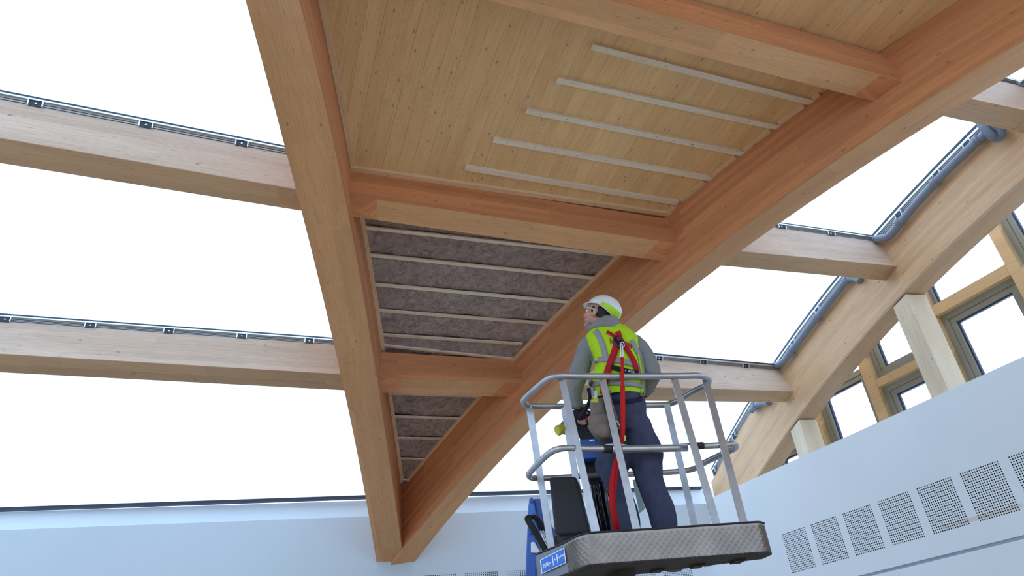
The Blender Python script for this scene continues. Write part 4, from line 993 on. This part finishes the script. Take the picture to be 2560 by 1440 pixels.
hat_add(mesh_obj('hi_vis_band', vs, fs, M['hatband'], None, None, True, label='yellow green band'))
for a0 in (math.radians(75), math.radians(-75)):   # moulded side ridge
    pts = []
    for k in range(9):
        a = a0 + math.copysign(math.radians(62) * k / 8, a0); z = rimz(a) + (.026 if k else .014) + .018 * (k / 8); ph = math.asin(min(.95, (z - .03) / .108)); pts.append(hp_(-.027 + .1305 * math.cos(ph) * math.cos(a), .1135 * math.cos(ph) * math.sin(a), z))
    vs, fs, uv = tube_data(pts, .0022, 6); hat_add(mesh_obj('moulded_ridge', vs, fs, M['helmet'], None, None, True))
# glasses
gp = [hp_(.100 - .95 * (y / .075) ** 2 * .03, y, .006 + dz) for dz in (0,) for y in np.linspace(-.072, .072, 15)]
sec = [[p + HU * .018 , p - HU * .016, p - HU * .016 - HF * .002, p + HU * .018 - HF * .002] for p in gp]
gl_ = loft('safety_glasses', sec, M['glass'], None); adopt(worker, gl_)
for sgn in (-1, 1):
    vs, fs, uv = tube_data([hp_(.072, .073 * sgn, .014), hp_(.03, .083 * sgn, .008), hp_(-.01, .086 * sgn, -.002)], [(.003, .006)] * 3, 8); sub(mesh_obj('glasses_arm', vs, fs, M['white'], None, None), gl_)
# --- hoodie
tor = loft_data(dense([ringsec(*q) for q in ((1516,822,30,.075),(1520,836,52,.105),(1532,860,64,.128),(1542,900,56,.135),(1548,940,58,.135),(1552,975,57,.135),(1555,1000,55,.135),(1557,1012,53,.13))], 3))
arms = [limb([(1492,846,20,0),(1474,862,26,0),(1462,885,25,.01),(1454,912,24,.02),(1446,938,26,.04),(1440,962,22,.07),(1439,985,17,.10),(1442,1003,15,.13),(1445,1016,13.5,.15)], 18),
        limb([(1580,852,24,0),(1600,874,25,-.01),(1616,898,22,-.02),(1629,922,22,-.03),(1632,943,19,-.02),(1624,963,17,.02),(1612,982,14,.06)], 18)]
hood = [tube_data(smooth_path([pp(1476, 822, -.03), pp(1492, 812, -.10), pp(1515, 808, -.12), pp(1537, 820, -.09), pp(1545, 838, -.02), pp(1530, 838, .08), pp(1495, 830, .10), pp(1478, 824, .04)], 4, True), (lambda L: [L] * 32)((.022, .028)), 12, True),
        ellip(pp(1518, 810, -.078), (.092, .058, .064), (LV, AV, Zv)), ellip(pp(1533, 832, -.10), (.045, .035, .05), (LV, AV, Zv))]
hoodie = fuse('hoodie', [tor] + arms + hood, .009, M['hoodie'], 3); crease(hoodie, .010, 11, (1, 1, .8), 3.)
for w_, dr in ((limb([(1442,1004,15.5,.13),(1445,1017,14.5,.152)], 16, 2), 0), (limb([(1617,974,15,.045),(1611,984,14,.065)], 16, 2), 0)):
    adopt(worker, mesh_obj('cuff', w_[0], w_[1], M['hoodie'], None, None, True))
# --- gloves: slightly larger hands
gl1 = fuse('work_glove', hand(wl, -Zv * .75 + AV * .55, -LV * .3 + AV * .6 + Zv * .5, LV, .5, 1.16), .006, M['glove'], 1, label='dark work glove on the control lever')
fuse('work_glove', hand(wr, -LV * .7 + AV * .6 - Zv * .3, -AV * .4 + Zv * .8, -Zv, .3, 1.08), .006, M['glove'], 1)
# --- trousers
pel = loft_data(dense([ringsec(*q) for q in ((1553,985,51,.128),(1556,1008,58,.142),(1560,1040,58,.15),(1562,1070,54,.145),(1563,1090,45,.12))], 3))
LLg = limb([(1534,1060,34,0),(1532,1100,38,0),(1534,1150,41,-.01),(1534,1185,36,-.02),(1541,1215,29,-.01),(1555,1250,29,0),(1567,1290,29,0),(1573,1330,26,0),(1575,1352,26,0)], 18)
RLg = limb([(1586,1055,36,0),(1600,1095,43,0),(1612,1150,41,0),(1624,1195,37,0),(1638,1235,34,0),(1653,1275,35,0),(1661,1315,31,0),(1664,1352,30,0)], 18)
tr_ = fuse('trousers', [pel, LLg, RLg, ellip(pp(1640, 1120, .0), (.035, .06, .10), (LV, AV, Zv)), ellip(pp(1500, 1165, -.03), (.03, .05, .07), (LV, AV, Zv))], .010, M['trousers'], 3); crease(tr_, .014, 9, (1, 1, .6), 9.)
adopt(worker, loft('thigh_pocket', [[pp(x, y, o) for x, y in ((1618,1090),(1640,1096),(1653,1158),(1630,1150))] for o in (-.06, .05)], M['trousers'], None))
for (x, y, wd_) in ((1575,1352,1), (1664,1352,1)):
    c = pp(x, y, 0); c = np.array([c[0], c[1], ZD + .04]); fd = unit(AV * .8 - LV * .6 * (1 if x < 1600 else -.2))
    b = fuse('boot', [ellip(c + fd * .07, (.15, .052, .042), (fd, np.cross(Zv, fd), Zv)), ellip(c - fd * .01 + Zv * .07, (.062, .055, .10), (fd, np.cross(Zv, fd), Zv))], .01, M['boot'], 3)
    adopt(worker, loft('boot_sole', [[c + fd * (.075 + .15 * math.cos(t_)) + np.cross(Zv, fd) * .054 * math.sin(t_) + Zv * z for t_ in np.linspace(0, 2 * math.pi, 20, endpoint=False)] for z in (-.038, -.015)], M['black'], None))
# --- vest
vsec = dense([ringsec(*q) for q in ((1517,826,40,.10),(1520,838,56,.125),(1532,860,64,.150),(1543,890,60,.160),(1546,915,60,.160),(1546,938,64,.160),(1542,962,71,.165),(1540,986,72,.165),(1540,1004,69,.160))], 5)
vs, fs, uv = loft_data(vsec, 0, False)
vest = mesh_obj('hi_vis_vest', vs, fs, M['vest'], None, None, True); md = vest.modifiers.new('s', 'SOLIDIFY'); md.thickness = .004; md.offset = 1; crease(vest, .0045, 9, (1, 1, .6), 5.); adopt(worker, vest)
def bvh_of(obs):
    V = []; Fc = []
    for o in obs:
        b = len(V); V += [v.co.copy() for v in o.data.vertices]; Fc += [tuple(i + b for i in p.vertices) for p in o.data.polygons]
    return BVHTree.FromPolygons(V, Fc)
bv = bvh_of([vest, hoodie, tr_])
def surf(px, py, lift_=.006, fallback=-.16):
    d = unit(rayd(px, py)); h = bv.ray_cast(Vector(C0), Vector(d), 20)
    if h[0] is None: return pp(px, py, fallback)
    return np.array(h[0]) - d * lift_
def ribbon(name, pxs, w, mat, lift_=.007, th=.002, sub=5, parent=None, free=False):
    """webbing lying on the clothing; w in pixels"""
    c = smooth_path([np.array([*q[:2], 0.]) for q in pxs], sub); secs = []
    for i, p in enumerate(c):
        t = unit(c[min(i + 1, len(c) - 1)] - c[max(i - 1, 0)]); nx, ny = -t[1], t[0]
        A_ = surf(p[0] + nx * w / 2, p[1] + ny * w / 2, lift_); B_ = surf(p[0] - nx * w / 2, p[1] - ny * w / 2, lift_); m_ = surf(p[0], p[1], lift_)
        vd = unit(m_ - C0); secs.append([A_, m_, B_, B_ + vd * th, m_ + vd * th, A_ + vd * th])
    o = loft(name, secs, mat, None, True)
    if parent is not None: sub_(o, parent)
    else: adopt(worker, o)
    return o
def sub_(o, parent): o.parent = parent; o.matrix_parent_inverse = Matrix.Identity(4); return o
for nm, px, w in (('a', [(1487,826),(1497,840),(1507,865),(1513,890),(1516,905)], 15), ('b', [(1578,850),(1590,870),(1601,895),(1607,930),(1609,960),(1607,990)], 13),
                  ('c', [(1478,903),(1500,899),(1525,899),(1560,904),(1600,916)], 14), ('d', [(1472,962),(1500,958),(1540,957),(1580,960),(1608,966)], 13), ('e', [(1474,945),(1480,970),(1484,990)], 11)):
    sub_(ribbon('reflective_band', px, w, M['reflect'], .011), vest)
def map_letters(body_, o0, ux, uy, mat):
    vs, fs = text_mesh(body_, 1., .035); x0 = min(v[0] for v in vs); x1 = max(v[0] for v in vs); y0 = min(v[1] for v in vs); y1 = max(v[1] for v in vs)
    P = [surf(o0[0] + ux[0] * (v[0] - x0) / (x1 - x0) + uy[0] * (v[1] - y0) / (y1 - y0), o0[1] + ux[1] * (v[0] - x0) / (x1 - x0) + uy[1] * (v[1] - y0) / (y1 - y0), .013) for v in vs]
    return mesh_obj('lettering', P, fs, mat, None)
sub_(map_letters('H', (1526, 859), (9, 3), (-2.2, -13), M['red']), vest); sub_(map_letters('ON', (1561, 865), (19, 8), (-1.5, -14), M['red']), vest)
# harness
har = empty('safety_harness', tuple(pp(1547, 855, -.17))); adopt(worker, har)
def har_add(o): o.parent = har; o.matrix_parent_inverse = Matrix.Translation(-Vector(pp(1547, 855, -.17))); return o
def hrib(name, px, w, mat, l_=.012): o = ribbon(name, px, w, mat, l_ + .007); return har_add(o)
hrib('strap', [(1545,850),(1536,880),(1524,912),(1513,950),(1508,985)], 17, M['red']); hrib('strap', [(1552,852),(1570,876),(1585,902),(1592,925),(1594,945)], 12, M['red'])
hrib('strap', [(1541,846),(1530,836),(1517,829)], 8, M['red']); hrib('strap', [(1544,828),(1548,840),(1550,850)], 14, M['red'], .02)
lb = hrib('label_strap', [(1528,916),(1545,922),(1575,929),(1596,930)], 12, M['label_black'], .014); lb['label'] = 'black label strap with white letters'
vs_o = map_letters
def lab(body_, o0, ux, uy):
    vs, fs = text_mesh(body_, 1., .0); x0 = min(v[0] for v in vs); x1 = max(v[0] for v in vs); y0 = min(v[1] for v in vs); y1 = max(v[1] for v in vs)
    P = [surf(o0[0] + ux[0] * (v[0] - x0) / (x1 - x0) + uy[0] * (v[1] - y0) / (y1 - y0), o0[1] + ux[1] * (v[0] - x0) / (x1 - x0) + uy[1] * (v[1] - y0) / (y1 - y0), .0235) for v in vs]
    o = mesh_obj('lettering', P, fs, M['white'], None); o.parent = har; o.matrix_parent_inverse = Matrix.Translation(-Vector(pp(1547, 855, -.17))); return o
lab('A', (1562, 928), (4, .5), (0, -5)); lab('AGE', (1570, 930), (16, 2.5), (0, -5))
def ringpx(pxs, l_, r, nm, mat, close=True):
    P = smooth_path([surf(*q, l_ + .008) for q in pxs], 4, close); vs, fs, uv = tube_data(P, r, 8, close); return har_add(mesh_obj(nm, vs, fs, mat, None, None, True))
ringpx([(1536,842),(1548,841),(1557,850),(1560,860),(1552,868),(1542,862),(1535,852)], .020, .006, 'back_plate', M['dark_frame'])
har_add(mesh_obj('back_plate', *(lambda q: ([*q, *[p + unit(rayd(1547, 855)) * .006 for p in q]], [(0, 1, 2, 3), (4, 5, 6, 7), (0, 1, 5, 4), (1, 2, 6, 5), (2, 3, 7, 6), (3, 0, 4, 7)]))([surf(*q, .027) for q in ((1537,844),(1552,843),(1558,858),(1545,866))]), M['label_black'], None))
ringpx([(1551,857),(1559,857),(1560,866),(1552,868)], .026, .0035, 'd_ring', M['bright_metal'])
ringpx([(1552,862),(1556,862),(1557,890),(1554,893),(1552,888)], .030, .0035, 'carabiner', M['bright_metal'])
ringpx([(1508,985),(1504,1000),(1500,1010)], .012, .006, 'strap_end', M['red'], False)
# tool belt and pouches
pouch = empty('tool_pouch', tuple(pp(1500, 1050, -.16))); adopt(worker, pouch)
def pc(o): o.parent = pouch; o.matrix_parent_inverse = Matrix.Translation(-Vector(pp(1500, 1050, -.16))); return o
def pod(name, rows, rd, off, mat, sup=.5):
    secs = dense([ringsec(x, y, w, rd * k, off, 20, sup) for x, y, w, k in rows], 3); o = loft(name, secs, mat, None, True); crease(o, .002, 30); return pc(o)
pod('back_pocket', [(1492,998,16,.6),(1493,1012,17,.9),(1497,1040,20,1),(1500,1060,20,1)], .035, -.145, M['leather'])
pod('front_pocket', [(1494,1040,24,.7),(1497,1052,26,1),(1503,1075,25,1.1),(1508,1090,20,1),(1513,1099,12,.6)], .045, -.165, M['leather'])
pod('low_pocket', [(1494,1062,25,.8),(1500,1072,26,1.1),(1507,1088,21,1.1),(1513,1097,12,.7)], .040, -.185, M['leather'])
pc(loft('holster', [[pp(x, y, o) for x, y in ((1516,975),(1526,976),(1530,1000),(1551,1063),(1549,1069),(1534,1075),(1522,1040))] for o in (-.20, -.175)], M['leather'], None))
vs, fs, uv = tube_data(smooth_path([pp(1534, 1077, -.21), pp(1542, 1072, -.215), pp(1551, 1069, -.21), pp(1549, 1064, -.205), pp(1540, 1050, -.21)], 4), .0035, 8); pc(mesh_obj('hammer_loop', vs, fs, M['bright_metal'], None, None, True))
pc(loft('tool_blade', [[pp(x, y, o) for x, y in ((1484,976),(1493,976),(1493,996),(1486,996))] for o in (-.17, -.165)], M['galv'], None))
pc(loft('tape_measure', [[pp(x, y, o) for x, y in ((1477,1002),(1486,996),(1496,997),(1496,1006),(1479,1007))] for o in (-.175, -.14)], M['yellow'], None))
vs, fs, uv = tube_data([pp(1474, 1102, -.16), pp(1486, 1100, -.16)], .006, 8); pc(mesh_obj('tool_handle', vs, fs, M['white'], None, None, True))
pc(loft('pencil', [[pp(x, y, o) for x, y in ((1464,1042),(1467,1041),(1471,1050),(1468,1051))] for o in (-.17, -.165)], M['brightred'], None))
vs, fs, uv = tube_data(smooth_path([pp(1471, 972, -.10), pp(1475, 990, -.10), pp(1473, 1005, -.08), pp(1464, 1022, -.02), pp(1455, 1035, .06), pp(1450, 1042, .12)], 5), [(.012, .018)] * 26, 10); pc(mesh_obj('tether', vs, fs, M['purple_strap'], None, None, True))
ribbon('belt', [(1498,997),(1530,1003),(1570,1003),(1606,996)], 11, M['purple_strap'], .008)
# --- lanyard
def free_ribbon(name, pts, w, mat, th=.003):
    P = smooth_path([pp(*q) for q in pts], 6); secs = []
    for i, p in enumerate(P): t = unit(P[min(i + 1, len(P) - 1)] - P[max(i - 1, 0)]); s_ = unit(np.cross(t, AV)); secs.append([p - s_ * w / 2, p + s_ * w / 2, p + s_ * w / 2 + AV * th, p - s_ * w / 2 + AV * th])
    return loft(name, secs, mat, None, True)
lan = empty('lanyard', tuple(pp(1555, 895, -.21)), label='bright red webbing lanyard hanging from the harness ring down between the legs', category='lanyard')
adopt(lan, free_ribbon('webbing', [(1555,893,-.212),(1556,930,-.222),(1556.5,968,-.227)], .021, M['brightred']))
adopt(lan, free_ribbon('webbing', [(1556.5,966,-.228),(1557,1030,-.228),(1556,1080,-.225),(1553,1110,-.22),(1549,1125,-.21)], .030, M['brightred']))
adopt(lan, free_ribbon('webbing', [(1549,1125,-.21),(1541,1155,-.20),(1534,1190,-.19),(1530,1225,-.19),(1531,1262,-.18),(1537,1300,-.16),(1543,1345,-.10)], .036, M['brightred']))
adopt(lan, free_ribbon('webbing', [(1552,1112,-.215),(1548,1150,-.205),(1542,1190,-.195),(1538,1230,-.19),(1538,1270,-.175),(1546,1310,-.15),(1549,1345,-.10)], .014, M['red']))
adopt(lan, loft('tag', [[pp(x, y, o) for x, y in ((1561,1088),(1565,1089),(1564,1103),(1560,1103))] for o in (-.235, -.228)], M['yellow'], None))
